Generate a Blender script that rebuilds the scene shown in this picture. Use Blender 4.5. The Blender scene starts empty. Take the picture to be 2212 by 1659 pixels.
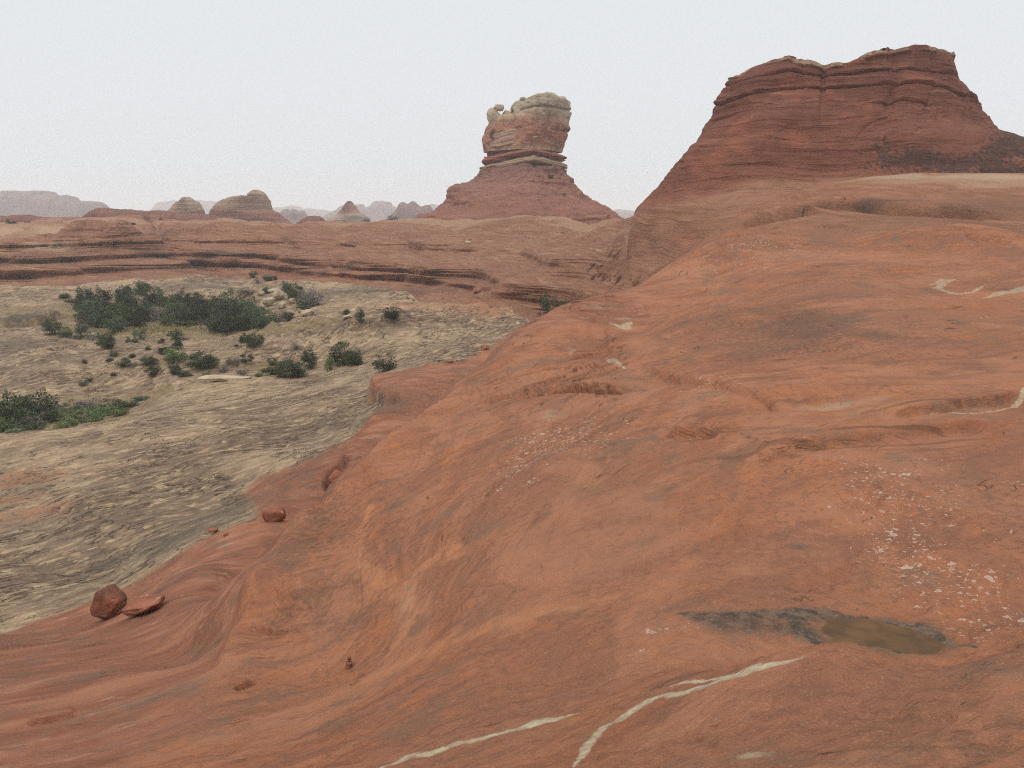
import bpy, bmesh, math, random
import numpy as np
from mathutils import Vector, Matrix

scene = bpy.context.scene
COL = scene.collection
R = math.radians

# ------------------------------------------------------------------ camera, sky, sun, exposure
PITCH, FPX, CU, CV = R(10.9), 1915.0, 1106.0, 829.5      # camera pitch; focal length in px of a 2212 px wide picture
cam_data = bpy.data.cameras.new("camera")
cam_data.sensor_width = 36.0
cam_data.lens = 36.0 * FPX / 2212.0
cam_data.clip_start, cam_data.clip_end = 0.1, 20000.0
cam = bpy.data.objects.new("camera", cam_data)
cam.rotation_euler = (R(90) - PITCH, 0, 0)
COL.objects.link(cam)
scene.camera = cam

SUN_EL, SUN_AZ = R(58), R(205)                            # high sun behind thick cloud
world = bpy.data.worlds.new("World")
scene.world = world
world.use_nodes = True
wn = world.node_tree
for n_ in list(wn.nodes):
    wn.nodes.remove(n_)
w_sky = wn.nodes.new("ShaderNodeTexSky")
w_sky.sky_type = 'NISHITA'
w_sky.sun_disc = False
w_sky.sun_elevation = SUN_EL
w_sky.sun_rotation = SUN_AZ
w_sky.dust_density = 6.0
w_sky.air_density = 1.0
w_hsv = wn.nodes.new("ShaderNodeHueSaturation")
w_hsv.inputs['Saturation'].default_value = 0.12
w_mix = wn.nodes.new("ShaderNodeMix")
w_mix.data_type = 'RGBA'
w_mix.inputs[0].default_value = 0.9                      # the cloud deck hides most of the clear sky
w_cloud = wn.nodes.new("ShaderNodeValToRGB")
w_tc = wn.nodes.new("ShaderNodeTexCoord")
w_sep = wn.nodes.new("ShaderNodeSeparateXYZ")
w_noise = wn.nodes.new("ShaderNodeTexNoise")
w_noise.inputs['Scale'].default_value = 1.6
w_noise.inputs['Detail'].default_value = 5.0
w_add = wn.nodes.new("ShaderNodeMath"); w_add.operation = 'MULTIPLY_ADD'
w_add.inputs[1].default_value = 0.10
e = w_cloud.color_ramp.elements
e[0].position, e[0].color = 0.0, (8.35, 8.65, 8.9, 1)
e[1].position, e[1].color = 1.0, (17.5, 17.7, 18.0, 1)
m_ = w_cloud.color_ramp.elements.new(0.42); m_.color = (8.4, 8.7, 9.0, 1)
w_bg = wn.nodes.new("ShaderNodeBackground")
w_bg.inputs['Strength'].default_value = 0.1
w_out = wn.nodes.new("ShaderNodeOutputWorld")
L = wn.links.new
L(w_tc.outputs['Generated'], w_sep.inputs[0])
L(w_tc.outputs['Generated'], w_noise.inputs['Vector'])
L(w_noise.outputs['Fac'], w_add.inputs[0])
L(w_sep.outputs['Z'], w_add.inputs[2])
L(w_add.outputs[0], w_cloud.inputs['Fac'])
L(w_sky.outputs[0], w_hsv.inputs['Color'])
L(w_hsv.outputs[0], w_mix.inputs[6])
L(w_cloud.outputs[0], w_mix.inputs[7])
L(w_mix.outputs[2], w_bg.inputs['Color'])
L(w_bg.outputs[0], w_out.inputs['Surface'])

sun_data = bpy.data.lights.new("sun", 'SUN')
sun_data.energy = 1.3
sun_data.angle = R(16)
sun_data.color = (1.0, 0.97, 0.93)
sun = bpy.data.objects.new("sun", sun_data)
# Nishita rotation: azimuth measured clockwise from +Y
sd = Vector((math.sin(SUN_AZ) * math.cos(SUN_EL), math.cos(SUN_AZ) * math.cos(SUN_EL), math.sin(SUN_EL)))
sun.rotation_euler = (-sd).to_track_quat('-Z', 'Y').to_euler()
COL.objects.link(sun)

scene.view_settings.view_transform = 'Standard'
scene.view_settings.look = 'None'
scene.view_settings.exposure = 0.0
scene.view_settings.gamma = 1.0
scene.render.engine = 'CYCLES'
scene.cycles.max_bounces = 6
scene.cycles.diffuse_bounces = 3
scene.cycles.use_denoising = False
scene.cycles.filter_width = 1.1
scene.cycles.volume_bounces = 3
scene.cycles.use_adaptive_sampling = True
scene.cycles.adaptive_threshold = 0.004

# ------------------------------------------------------------------ helpers: projection, noise
def ray(u, v):
    """direction of a picture point as (x/y, z/y)"""
    du, dv = (u - CU) / FPX, (CV - v) / FPX
    y = math.cos(PITCH) + dv * math.sin(PITCH)
    z = -math.sin(PITCH) + dv * math.cos(PITCH)
    return du / y, z / y

def at(u, v, Y):
    a, p = ray(u, v)
    return np.array((a * Y, Y, p * Y))

_rng = np.random.RandomState(7)
_perm = np.concatenate([_rng.permutation(256)] * 3).astype(np.int32)
_grad = _rng.normal(size=(256, 3)).astype(np.float32)
_grad /= np.linalg.norm(_grad, axis=1, keepdims=True)

def _perlin(x, y, z):
    xi, yi, zi = np.floor(x), np.floor(y), np.floor(z)
    fx, fy, fz = x - xi, y - yi, z - zi
    xi = xi.astype(np.int32) & 255; yi = yi.astype(np.int32) & 255; zi = zi.astype(np.int32) & 255
    ux = fx * fx * fx * (fx * (fx * 6 - 15) + 10)
    uy = fy * fy * fy * (fy * (fy * 6 - 15) + 10)
    uz = fz * fz * fz * (fz * (fz * 6 - 15) + 10)
    res = 0
    for dx in (0, 1):
        wx = ux if dx else 1 - ux
        px = _perm[xi + dx]
        for dy in (0, 1):
            wy = uy if dy else 1 - uy
            py = _perm[px + yi + dy]
            for dz in (0, 1):
                g = _grad[_perm[py + zi + dz]]
                d = g[:, 0] * (fx - dx) + g[:, 1] * (fy - dy) + g[:, 2] * (fz - dz)
                res = res + d * wx * wy * (uz if dz else 1 - uz)
    return res * 1.5

def perlin(x, y, z):
    x = np.asarray(x, np.float32); sh = x.shape
    y = np.broadcast_to(np.asarray(y, np.float32), sh).ravel(); z = np.broadcast_to(np.asarray(z, np.float32), sh).ravel(); x = x.ravel()
    out = np.empty(x.shape, np.float32)
    for i in range(0, len(x), 200000):
        s = slice(i, i + 200000)
        out[s] = _perlin(x[s], y[s], z[s])
    return out.reshape(sh)

def fbm(x, y, z, oct=4, gain=0.5, lac=2.03):
    a, f, r = 1.0, 1.0, 0
    for i in range(oct):
        r = r + a * perlin(x * f + 17.3 * i, y * f + 5.1 * i, np.asarray(z) * f + 9.7 * i)
        a *= gain; f *= lac
    return r

def ridged(x, y, z, oct=3, gain=0.5):
    a, f, r = 1.0, 1.0, 0
    for i in range(oct):
        r = r + a * (1 - 2 * np.abs(perlin(x * f + 31.3 * i, y * f + 7.1 * i, np.asarray(z) * f + 3.7 * i)))
        a *= gain; f *= 2.1
    return r

def sstep(a, b, x):
    t = np.clip((x - a) / (b - a), 0, 1)
    return t * t * (3 - 2 * t)

def tag(o, label=None, cat=None, group=None, kind=None):
    if label: o['label'] = label
    if cat: o['category'] = cat
    if group: o['group'] = group
    if kind: o['kind'] = kind
    return o

def empty(name, loc, rz=0.0, sc=None):
    o = bpy.data.objects.new(name, None)
    o.location = loc
    o.rotation_euler = (0, 0, rz)
    if sc is not None: o.scale = sc
    o.empty_display_size = 0.2
    COL.objects.link(o)
    return o

def mesh_obj(name, verts, quads, mat, parent=None, smooth=True, attrs=None):
    """verts (n,3), quads (m,4) int array -> one mesh object"""
    me = bpy.data.meshes.new(name)
    verts = np.ascontiguousarray(verts, np.float32); quads = np.ascontiguousarray(quads, np.int32)
    k = quads.shape[1]
    me.vertices.add(len(verts)); me.vertices.foreach_set('co', verts.ravel())
    me.loops.add(quads.size); me.loops.foreach_set('vertex_index', quads.ravel())
    me.polygons.add(len(quads))
    me.polygons.foreach_set('loop_start', np.arange(0, quads.size, k, dtype=np.int32))
    me.polygons.foreach_set('loop_total', np.full(len(quads), k, np.int32))
    me.polygons.foreach_set('use_smooth', np.full(len(quads), smooth, bool))
    if attrs:
        for an, col in attrs.items():
            at_ = me.attributes.new(an, 'FLOAT_COLOR', 'POINT')
            c4 = np.ones((len(verts), 4), np.float32); c4[:, :col.shape[1]] = col
            at_.data.foreach_set('color', c4.ravel())
    me.update(calc_edges=True)
    me.validate()
    if mat: me.materials.append(mat)
    o = bpy.data.objects.new(name, me)
    COL.objects.link(o)
    if parent is not None: o.parent = parent
    return o

def grid_quads(nr, nc, wrap=False):
    r = np.arange(nr - 1)[:, None]; c = np.arange(nc if wrap else nc - 1)[None, :]
    c2 = (c + 1) % nc
    q = np.stack([r * nc + c, r * nc + c2, (r + 1) * nc + c2, (r + 1) * nc + c], -1)
    return q.reshape(-1, 4)

def grid_normals(P, wrap=False):
    du = np.empty_like(P); dv = np.gradient(P, axis=0)
    if wrap: du = np.roll(P, -1, 1) - np.roll(P, 1, 1)
    else: du = np.gradient(P, axis=1)
    n = np.cross(du, dv)
    return n / (np.linalg.norm(n, axis=-1, keepdims=True) + 1e-9)

# ------------------------------------------------------------------ node helpers
class NT:
    def __init__(self, name):
        self.mat = bpy.data.materials.new(name); self.mat.use_nodes = True
        self.t = self.mat.node_tree
        for n in list(self.t.nodes): self.t.nodes.remove(n)
        self.out = self.t.nodes.new('ShaderNodeOutputMaterial')
        self.b = self.t.nodes.new('ShaderNodeBsdfPrincipled')
        self.t.links.new(self.b.outputs[0], self.out.inputs['Surface'])
        self.b.inputs['Roughness'].default_value = 0.95
        self.b.inputs['Specular IOR Level'].default_value = 0.12
    def put(self, sock, val):
        if hasattr(val, 'is_output'): self.t.links.new(val, sock)
        elif isinstance(val, (tuple, list)) and len(val) == 3 and sock.type == 'RGBA': sock.default_value = (*val, 1)
        else: sock.default_value = val
    def coord(self):
        return self.t.nodes.new('ShaderNodeTexCoord').outputs['Object']
    def sep(self, v):
        n = self.t.nodes.new('ShaderNodeSeparateXYZ'); self.put(n.inputs[0], v); return n.outputs
    def comb(self, x, y, z):
        n = self.t.nodes.new('ShaderNodeCombineXYZ')
        for i, k in enumerate((x, y, z)): self.put(n.inputs[i], k)
        return n.outputs[0]
    def math(self, op, a, b=0.0, c=None):
        n = self.t.nodes.new('ShaderNodeMath'); n.operation = op
        self.put(n.inputs[0], a); self.put(n.inputs[1], b)
        if c is not None: self.put(n.inputs[2], c)
        return n.outputs[0]
    def noise(self, vec, scale=1.0, detail=4.0, rough=0.55, dist=0.0):
        n = self.t.nodes.new('ShaderNodeTexNoise')
        self.put(n.inputs['Vector'], vec)
        n.inputs['Scale'].default_value = scale; n.inputs['Detail'].default_value = detail
        n.inputs['Roughness'].default_value = rough; n.inputs['Distortion'].default_value = dist
        return n.outputs['Fac']
    def noise_col(self, vec, scale=1.0, detail=2.0):
        n = self.t.nodes.new('ShaderNodeTexNoise')
        self.put(n.inputs['Vector'], vec)
        n.inputs['Scale'].default_value = scale; n.inputs['Detail'].default_value = detail
        return n.outputs['Color']
    def vor(self, vec, scale, feature='F1'):
        n = self.t.nodes.new('ShaderNodeTexVoronoi'); n.feature = feature
        self.put(n.inputs['Vector'], vec); n.inputs['Scale'].default_value = scale
        return n.outputs
    def step(self, x, a, b):
        n = self.t.nodes.new('ShaderNodeMapRange'); n.interpolation_type = 'SMOOTHSTEP'
        self.put(n.inputs[0], x); self.put(n.inputs[1], a); self.put(n.inputs[2], b)
        n.inputs[3].default_value = 0; n.inputs[4].default_value = 1
        return n.outputs[0]
    def ramp(self, fac, stops, interp='LINEAR'):
        n = self.t.nodes.new('ShaderNodeValToRGB'); self.put(n.inputs[0], fac)
        cr = n.color_ramp; cr.interpolation = interp
        while len(cr.elements) < len(stops): cr.elements.new(0.5)
        for e_, (p, c) in zip(cr.elements, stops): e_.position = p; e_.color = (*c, 1)
        return n.outputs[0]
    def mix(self, f, a, b, blend='MIX'):
        n = self.t.nodes.new('ShaderNodeMix'); n.data_type = 'RGBA'; n.blend_type = blend
        self.put(n.inputs[0], f); self.put(n.inputs[6], a); self.put(n.inputs[7], b)
        return n.outputs[2]
    def vmath(self, op, a, b):
        n = self.t.nodes.new('ShaderNodeVectorMath'); n.operation = op
        self.put(n.inputs[0], a); self.put(n.inputs[1], b); return n.outputs[0]
    def scale(self, v, s):
        n = self.t.nodes.new('ShaderNodeVectorMath'); n.operation = 'SCALE'
        self.put(n.inputs[0], v); self.put(n.inputs[3], s); return n.outputs[0]
    def attr(self, name):
        n = self.t.nodes.new('ShaderNodeAttribute'); n.attribute_name = name
        s = self.t.nodes.new('ShaderNodeSeparateColor'); self.t.links.new(n.outputs['Color'], s.inputs[0])
        return s.outputs
    def bump(self, h, dist=1.0, strength=1.0):
        n = self.t.nodes.new('ShaderNodeBump'); n.inputs['Strength'].default_value = strength
        n.inputs['Distance'].default_value = dist; self.put(n.inputs['Height'], h)
        self.t.links.new(n.outputs[0], self.b.inputs['Normal'])
    def color(self, c): self.put(self.b.inputs['Base Color'], c)
# ------------------------------------------------------------------ the ground: one sheet, surveyed points + rock relief
# (picture u, picture v, distance Y) of surveyed points; with z given, (u, None, Y, z)
CTRL = [
 # foreground shoulder the camera stands on
 (-500,1659,13),(0,1659,11.5),(400,1659,9.3),(800,1659,7.3),(1106,1659,6.0),(1500,1659,5.0),(1850,1659,4.5),(2212,1659,4.2),(2700,1659,4.0),
 (2212,1520,5.4),(1850,1520,5.8),(2212,1402,7.0),(1850,1402,7.3),(1700,1418,7.5),(1500,1450,7.9),(1250,1480,8.6),(2700,1390,7),
 (2050,None,8.3,-4.85),(1850,None,8.3,-4.85),(2212,None,8.3,-4.65),(1700,None,8.4,-4.8),
 (1760,1382,9.5),(1900,1394,9.4),(2050,1385,9.45),(1800,1335,10.2),(1950,1340,10.15),(1620,1345,9.8),(1500,1335,9.9),
 (1725,1260,11.2),(1725,1180,12.4),(2212,1300,10.4),(2212,1150,12.2),(2212,1000,15),(2212,880,18.5),(2212,760,24),(2212,640,33),(2212,560,43),
 (2100,545,46),(2100,495,54),(2212,500,58),(2212,440,72),(2212,385,84),
 (2700,1150,12),(2700,880,18),(2700,640,32),(2700,480,58),(2700,385,84),
 (1725,1000,15.7),(1725,850,20.3),(1725,760,25),(1725,680,30.5),(1725,600,39),(1725,545,47),(1725,500,58),(1725,450,80),
 (1960,1000,15.4),(1960,860,19.6),(1960,700,28),(1960,600,38),
 (1300,1300,11.6),(1300,1100,15.3),(1300,950,19.7),(1300,850,24),(1300,760,31),(1360,700,37),
 (1500,1200,12.6),(1500,900,19.5),(1500,700,32),(1480,620,44),
 (1000,1500,9.1),(1000,1300,13.3),(1000,1100,18),(1000,950,24),(1000,870,28.5),(560,1340,17.3),(690,1180,20.2),(700,1090,23.2),(850,1150,18.9),(880,1000,24),(820,1060,22),(640,1270,18),(560,1250,18.9),
 (755,1437,14.3),(755,1250,17.8),(755,1100,22),(600,1550,11.6),(600,1400,15.6),(600,1270,18.4),(300,1600,12),(450,1520,13.2),
 # its left skyline, then the drop behind it
 (485,1385,16.6),(520,1270,19),(625,1130,23),(780,1003,27.5),(930,883,32),(1050,787,37.5),(1160,722,43),(1240,692,46.5),(1340,657,51),(1400,612,54),(1460,572,57),(1530,527,61),(1600,507,64),
 (580,1192,20.8),(548,1235,19.7),(700,1068,25),(860,940,29.6),(550,None,24,-10.6),(600,None,25,-10.9),(680,None,29,-11.1),(780,None,32,-11.2),(930,None,38,-11.4),(1050,None,45,-11.5),(1160,None,52,-11.3),(1240,None,57,-10.8),(1340,None,62,-9.8),(1400,None,66,-8.6),(1460,None,70,-6.8),(1540,None,74,-4.2),
 # red ledges under the skyline
 (0,1500,16.5),(0,1400,23),(150,1500,16),(150,1400,21.5),(300,1450,17),(300,1340,24.5),(420,1420,18.3),(400,1300,25),(450,1230,28.5),(560,1130,34.5),(650,1050,40),(760,980,45),(800,930,49.5),(860,860,57),(960,800,66),(1060,760,74),(1150,717,90),
 (230,1345,27),(-500,1400,23),
 # grey slab
 (0,1360,30),(0,1250,36),(0,1100,45),(0,1000,52),(0,953,57),(-500,945,57),(-500,1200,39),(100,940,58.5),(200,922,60.5),(350,893,64),(500,868,68),(650,840,71),(780,812,76),
 (250,1250,35),(250,1100,43),(250,1000,51),(500,1100,41.5),(500,1000,49),(500,930,56.5),(700,950,53.5),(700,880,61.5),
 # hollow with the left trees
 (-300,None,70,-17.2),(0,None,69,-17.1),(150,None,71,-17),(280,None,76,-16.7),(-300,None,80,-17.2),
 (0,856,83),(150,850,84),(300,845,84.5),(420,845,76),(450,820,82),(300,805,89),(100,815,88),(0,780,97),(-500,800,92),(200,770,98),(400,770,97),(600,800,86.5),(640,770,95),(800,790,83),(800,720,101),(800,680,119),(700,680,121),(600,705,117),(1000,730,90),(1000,690,106),(950,650,135),(800,640,148),(1100,668,113),(1200,690,99),(1290,682,97),
 (400,730,114),(200,720,124),(0,720,120),(-500,720,120),(0,660,144),(100,690,128),(300,700,131),(500,690,131),(300,None,148,-16.6),(480,None,147,-16.2),(600,None,148,-15),
 (450,635,160),(450,612,170),(450,600,175),(250,612,171),(0,614,167),(0,640,153),(700,612,168),(620,640,152),(-500,620,160),
 # the long red bench
 (500,585,183),(500,568,189),(500,548,195),(500,530,202),(500,505,217),(500,485,237),(500,475,257),
 (250,590,181),(250,560,192),(230,520,206),(220,490,232),(220,467,262),(0,590,177),(0,545,194),(0,510,215),(0,481,262),(-500,590,177),(-500,545,194),(-500,481,262),
 (800,600,170),(800,575,177),(800,540,190),(800,510,210),(800,482,238),(1000,622,148),(1000,590,156),(1000,550,170),(1000,510,195),(1000,473,235),
 (1200,660,115),(1200,620,121),(1200,570,138),(1200,520,165),(1200,470,215),(1300,655,101),(1300,620,107),(1300,570,119),(1300,520,140),(1335,479,165),
 (1400,600,97),(1400,540,106),(1400,490,114),(1397,458,121),(1500,520,95),(1500,460,104),(1500,405,113),(1600,490,86),(1600,440,95),(1600,395,105),(1900,470,70),(1900,437,79),(1900,378,92),(1750,420,90),(1750,378,98),
 # beyond the bench: low plain
 (2700,None,180,-4),(2212,None,180,-4),(1800,None,185,-4),(1450,None,180,-7),(-500,None,340,-11),(0,None,340,-11),(500,None,335,-11),(900,None,320,-9),(1200,None,330,-8),
 (-500,None,430,-21),(500,None,430,-21),(1200,None,430,-21),(2700,None,430,-21),(500,None,800,-22),(-500,None,800,-22),(1200,None,800,-22),(2700,None,800,-22),
 (-500,None,4500,-25),(500,None,4500,-25),(1200,None,4500,-25),(2700,None,4500,-25),
 # round the camera
 (-500,None,1.3,-1.95),(1106,None,1.3,-1.75),(2700,None,1.3,-1.65),(-500,None,3.2,-3.0),(1106,None,3.2,-2.6),
]
_A, _L, _Pv = [], [], []
for c in CTRL:
    if c[1] is None:
        a_ = ray(c[0], 600)[0]; p_ = c[3] / c[2]
    else:
        a_, p_ = ray(c[0], c[1])
    _A.append(a_); _L.append(math.log(c[2])); _Pv.append(p_)
_A = np.array(_A); _L = np.array(_L); _Pv = np.array(_Pv)

def _phi(r2):
    return 0.5 * r2 * np.log(r2 + 1e-9)
KA, KL = 1.0, 0.62
def _fit():
    n = len(_A)
    X = np.stack([_A * KA, _L * KL], 1)
    d2 = ((X[:, None] - X[None]) ** 2).sum(-1)
    M = np.zeros((n + 3, n + 3)); M[:n, :n] = _phi(d2) + np.eye(n) * 2e-5
    M[:n, n] = 1; M[:n, n + 1:] = X; M[n, :n] = 1; M[n + 1:, :n] = X.T
    w = np.linalg.solve(M, np.concatenate([_Pv, np.zeros(3)]))
    return X, w
_X, _W = _fit()
def tps(a, l):
    a = np.asarray(a); l = np.asarray(l); sh = a.shape
    q = np.stack([a.ravel() * KA, l.ravel() * KL], 1)
    out = np.empty(len(q))
    n = len(_X)
    for i in range(0, len(q), 40000):
        b = q[i:i + 40000]
        d2 = (b[:, 0:1] - _X[None, :, 0]) ** 2 + (b[:, 1:2] - _X[None, :, 1]) ** 2
        out[i:i + 40000] = _phi(d2) @ _W[:n] + _W[n] + b @ _W[n + 1:]
    return out.reshape(sh)

# table of the bare ground for quick look-ups
TA = np.linspace(-0.95, 0.95, 700); TL = np.linspace(math.log(1.0), math.log(4500), 900)
TP = tps(*np.meshgrid(TA, TL, indexing='ij'))
def table(a, l, T=None):
    T = TP if T is None else T
    fa = np.clip((np.asarray(a) - TA[0]) / (TA[1] - TA[0]), 0, len(TA) - 1.001)
    fl = np.clip((np.asarray(l) - TL[0]) / (TL[1] - TL[0]), 0, len(TL) - 1.001)
    i = fa.astype(int); j = fl.astype(int); x = fa - i; y = fl - j
    return T[i, j] * (1 - x) * (1 - y) + T[i + 1, j] * x * (1 - y) + T[i, j + 1] * (1 - x) * y + T[i + 1, j + 1] * x * y
def ground_z(x, y):
    return table(x / y, np.log(y)) * y
def hit(u, v, ymin=1.5, ymax=2000.0):
    """first point of the bare ground met along a line of sight beyond ymin"""
    a, p = ray(u, v)
    l = np.linspace(math.log(ymin), math.log(ymax), 4000)
    g = table(np.full_like(l, a), l) - p
    k = np.where((g[1:] >= 0) & (g[:-1] < 0))[0]
    if len(k) == 0:
        k = np.array([int(np.argmax(g[:-1]))])        # just over a skyline: its crest
    k = k[0]
    t = -g[k] / (g[k + 1] - g[k] + 1e-12)
    Y = math.exp(l[k] + np.clip(t, 0, 1) * (l[1] - l[0]))
    return np.array((a * Y, Y, table(a, math.log(Y)) * Y))

def line(pts, ymin=1.5):
    return np.array([hit(q[0], q[1], q[2] if len(q) > 2 else ymin)[:2] for q in pts])

def poly_dist(x, y, pl):
    """distance to a polyline, signed (+ = further side for a line drawn left to right), and position along it 0..1"""
    best = np.full(x.shape, 1e9, np.float32); sg = np.ones(x.shape, np.float32); tt = np.zeros(x.shape, np.float32)
    n = len(pl) - 1
    for i in range(n):
        ax, ay = pl[i]; bx, by = pl[i + 1]
        dx, dy = bx - ax, by - ay; l2 = dx * dx + dy * dy + 1e-9
        t = np.clip(((x - ax) * dx + (y - ay) * dy) / l2, 0, 1)
        ex = x - ax - t * dx; ey = y - ay - t * dy
        d = np.sqrt(ex * ex + ey * ey)
        m = d < best
        best = np.where(m, d, best); sg = np.where(m, np.sign(dx * ey - dy * ex), sg); tt = np.where(m, (i + t) / n, tt)
    return best, sg, tt

def in_poly(x, y, pl):
    c = np.zeros(x.shape, bool)
    n = len(pl)
    for i in range(n):
        x1, y1 = pl[i]; x2, y2 = pl[(i + 1) % n]
        cond = (y1 > y) != (y2 > y)
        xi = (x2 - x1) * (y - y1) / ((y2 - y1) + 1e-12) + x1
        c ^= cond & (x < xi)
    return c

# grid: columns fan out from the viewpoint, rows crowd where the ground is steep to the eye
GQ = 1.0
ga = np.concatenate([np.linspace(-0.95, -0.635, 50, endpoint=False), np.linspace(-0.635, 0.635, int(1180 * GQ)), np.linspace(0.635, 0.95, 51)[1:]])
NR = int(1550 * GQ)
tl = np.linspace(math.log(1.0), math.log(4400), 1400)
base = table(ga[:, None] * np.ones((1, len(tl))), np.ones((len(ga), 1)) * tl[None])
dp = np.abs(np.gradient(base, axis=1)); dl = tl[1] - tl[0]
dens = np.sqrt(dp ** 2 + (0.10 * dl) ** 2)
dens *= np.where(np.exp(tl)[None] > 420, 0.12, 1.0)
k_ = np.ones(31) / 31
pad = np.pad(dens, ((15, 15), (0, 0)), mode='edge')
dens = np.apply_along_axis(lambda c: np.convolve(c, k_, 'valid'), 0, pad)
cdf = np.cumsum(dens, axis=1); cdf = (cdf - cdf[:, :1]) / (cdf[:, -1:] - cdf[:, :1])
tt_ = np.linspace(0, 1, NR)
GL = np.stack([np.interp(tt_, cdf[i], tl) for i in range(len(ga))])          # (cols, rows)
def _crop(pts):
    q = np.array([(ray(u, v)[0], hit(u, v, 85)[2]) for u, v in pts]); return q[:, 0], q[:, 1]
BED_MAIN = _crop([(-400,596),(0,592),(200,584),(370,573),(550,572),(666,586),(780,593),(912,603),(1010,619),(1109,636),(1200,654),(1285,670)])
BED_UPPER = _crop([(-400,562),(0,560),(200,556),(400,549),(540,550),(700,569),(912,584),(1000,592),(1109,606),(1220,632),(1300,648)])
BED_TOP = _crop([(-400,530),(0,528),(300,520),(600,520),(900,535),(1200,560)])
LEDGES = [(BED_MAIN, 2.0, 0.16, 1.6, 1.0, .5), (BED_UPPER, 1.5, 0.16, 1.2, 5.0, .3), (BED_TOP, 1.01, 0.25, 1.0, 9.0, .2)]
def bench_wave(x, y):
    return 0.22 * fbm(x / 16, y / 16, 0 * x, 3)
def bed_z(bed, x, y):
    return np.interp(x / y, *bed)
PITS = []
def relief(X, Y, Z):
    PITS.clear()
    """macro relief of the ground: rolling, ledges, domes and pits"""
    Z0 = Z
    # --- which rock is where (colour zones in plan)
    VALLEY = line([(-500,1420,20),(0,1376,20),(60,1354,20),(200,1302,20),(285,1264,22),(390,1197,24),(470,1150,27),(555,1122,28),(535,1060,30),(560,1030,32),(640,1005,34),(765,958,36),(775,925,38),(862,880,44),(800,850,48),(795,822,50),(850,806,55),(1000,785,58),(1050,762,62),(1120,722,70),(1165,704,75),(1120,688,80),(1010,670,80),(930,650,80),(860,625,80),(760,614,80),(640,606,80),(560,599,80),(400,599,80),(240,604,80),(150,612,80),(60,616,80),(0,613,80),(-500,600,80)])
    nw1 = fbm(X / 6, Y / 9, Z * 0.1, 4); nw2 = fbm(X / 1.5, Y / 2.2, Z * 0.1 + 9, 3)
    inside = in_poly(X, Y, VALLEY)
    dv_, _, _ = poly_dist(X, Y, np.vstack([VALLEY, VALLEY[:1]]))
    sdv = np.where(inside, dv_, -dv_)
    TAN = sstep(-0.35, 0.35, sdv + 0.5 * nw1 + 0.25 * nw2).astype(np.float32)
    FORE = (1 - sstep(66, 84, Y)) * (1 - TAN)
    FORE = FORE.astype(np.float32)
    BENCH = (sstep(84, 100, Y) * (1 - TAN) * (1 - sstep(420, 600, Y))).astype(np.float32)

    dz = np.zeros_like(X)
    # rolling relief
    und = fbm(X / 5.5, Y / 5.5, Z * 0.05, 3)
    dz += FORE * und * (0.04 + 0.16 * sstep(9, 26, Y))
    dz += TAN * (.28 + 1.0 * sstep(74, 95, Y)) * (fbm(X / 16 + 3, Y / 9, 0 * X, 3) * 0.55 + (ridged(X / 9, Y / 5 + 0.1 * X, 0 * X, 3) - 0.6) * 0.16 + fbm(X / 1.9, Y / 1.2, 0 * X, 3) * 0.12)
    dz += BENCH * fbm(X / 22, Y / 22, Z / 14, 3) * 1.5
    far = sstep(350, 500, Y)
    dz += far * fbm(X / 90, Y / 90, 0 * X, 4) * 3.0

    def ledge(pts, h, w, L, notch=0.0, ymin=1.5):
        """a step of height h: ground falls towards the viewer across the line; the notch undercuts it"""
        nonlocal dz
        pl = line(pts, ymin)
        m = (np.abs(X - pl[:, 0].mean()) < np.ptp(pl[:, 0]) / 2 + 4 * L) & (np.abs(Y - pl[:, 1].mean()) < np.ptp(pl[:, 1]) / 2 + 4 * L)
        d, s, t = poly_dist(X[m], Y[m], pl)
        sdist = d * s + 0.5 * w * nw2[m] + L * 0.15 * nw1[m]
        ends = sstep(0, 0.12, t) * sstep(0, 0.12, 1 - t)
        f = 0.5 * h * np.tanh(sdist / w) * np.exp(-(sdist / L) ** 2)
        f -= notch * np.exp(-((sdist + 1.2 * w) / (0.8 * w)) ** 2)
        dz[m] += f * ends

    def bump_at(u, v, sx, sy, h, rot=0.0, k=2.0, ymin=1.5):
        nonlocal dz
        c = hit(u, v, ymin)
        x = X - c[0]; y = Y - c[1]
        m = (np.abs(x) < 3.2 * max(sx, sy)) & (np.abs(y) < 3.2 * max(sx, sy))
        ca, sa = math.cos(rot), math.sin(rot)
        xr = (x[m] * ca + y[m] * sa) / sx; yr = (-x[m] * sa + y[m] * ca) / sy
        r = np.sqrt(xr * xr + yr * yr) * (1 + 0.25 * nw1[m])
        dz[m] += h * np.exp(-r ** k)

    # lips and ledges of the foreground
    ledge([(800,818,48),(800,850,48),(862,878,46),(800,905,44),(776,930,40)], 0.9, 0.18, 2.5, 0.15, 40)
    ledge([(1600,478,60),(1643,468,60),(1730,456,60),(1830,436,60),(1889,447,60),(1988,451,55),(2100,462,50),(2212,478,50)], 1.0, 0.35, 2.8, 0.6, 50)
    ledge([(1553,533,48),(1600,518,48),(1643,511,48),(1690,512,48)], 0.4, 0.25, 1.6, 0.18, 44)
    ledge([(1770,488,44),(1800,491,44),(1840,486,44)], 0.3, 0.25, 1.6, 0.15, 40)
    ledge([(1920,905),(1960,892),(2009,886),(2100,868),(2150,868),(2212,846)], 0.24, 0.05, 0.9, 0.04, 10)
    ledge([(1620,990),(1680,985),(1750,963),(1847,943),(1977,937),(2060,918),(2140,905)], 0.22, 0.10, 1.2, 0.05, 10)
    ledge([(1380,790),(1480,815),(1560,828),(1640,850),(1700,880)], 0.18, 0.08, 1.0, 0.04, 10)
    ledge([(1310,700,25),(1312,745,25),(1335,790,20)], 0.25, 0.1, 0.8, 0.0, 20)
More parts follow.
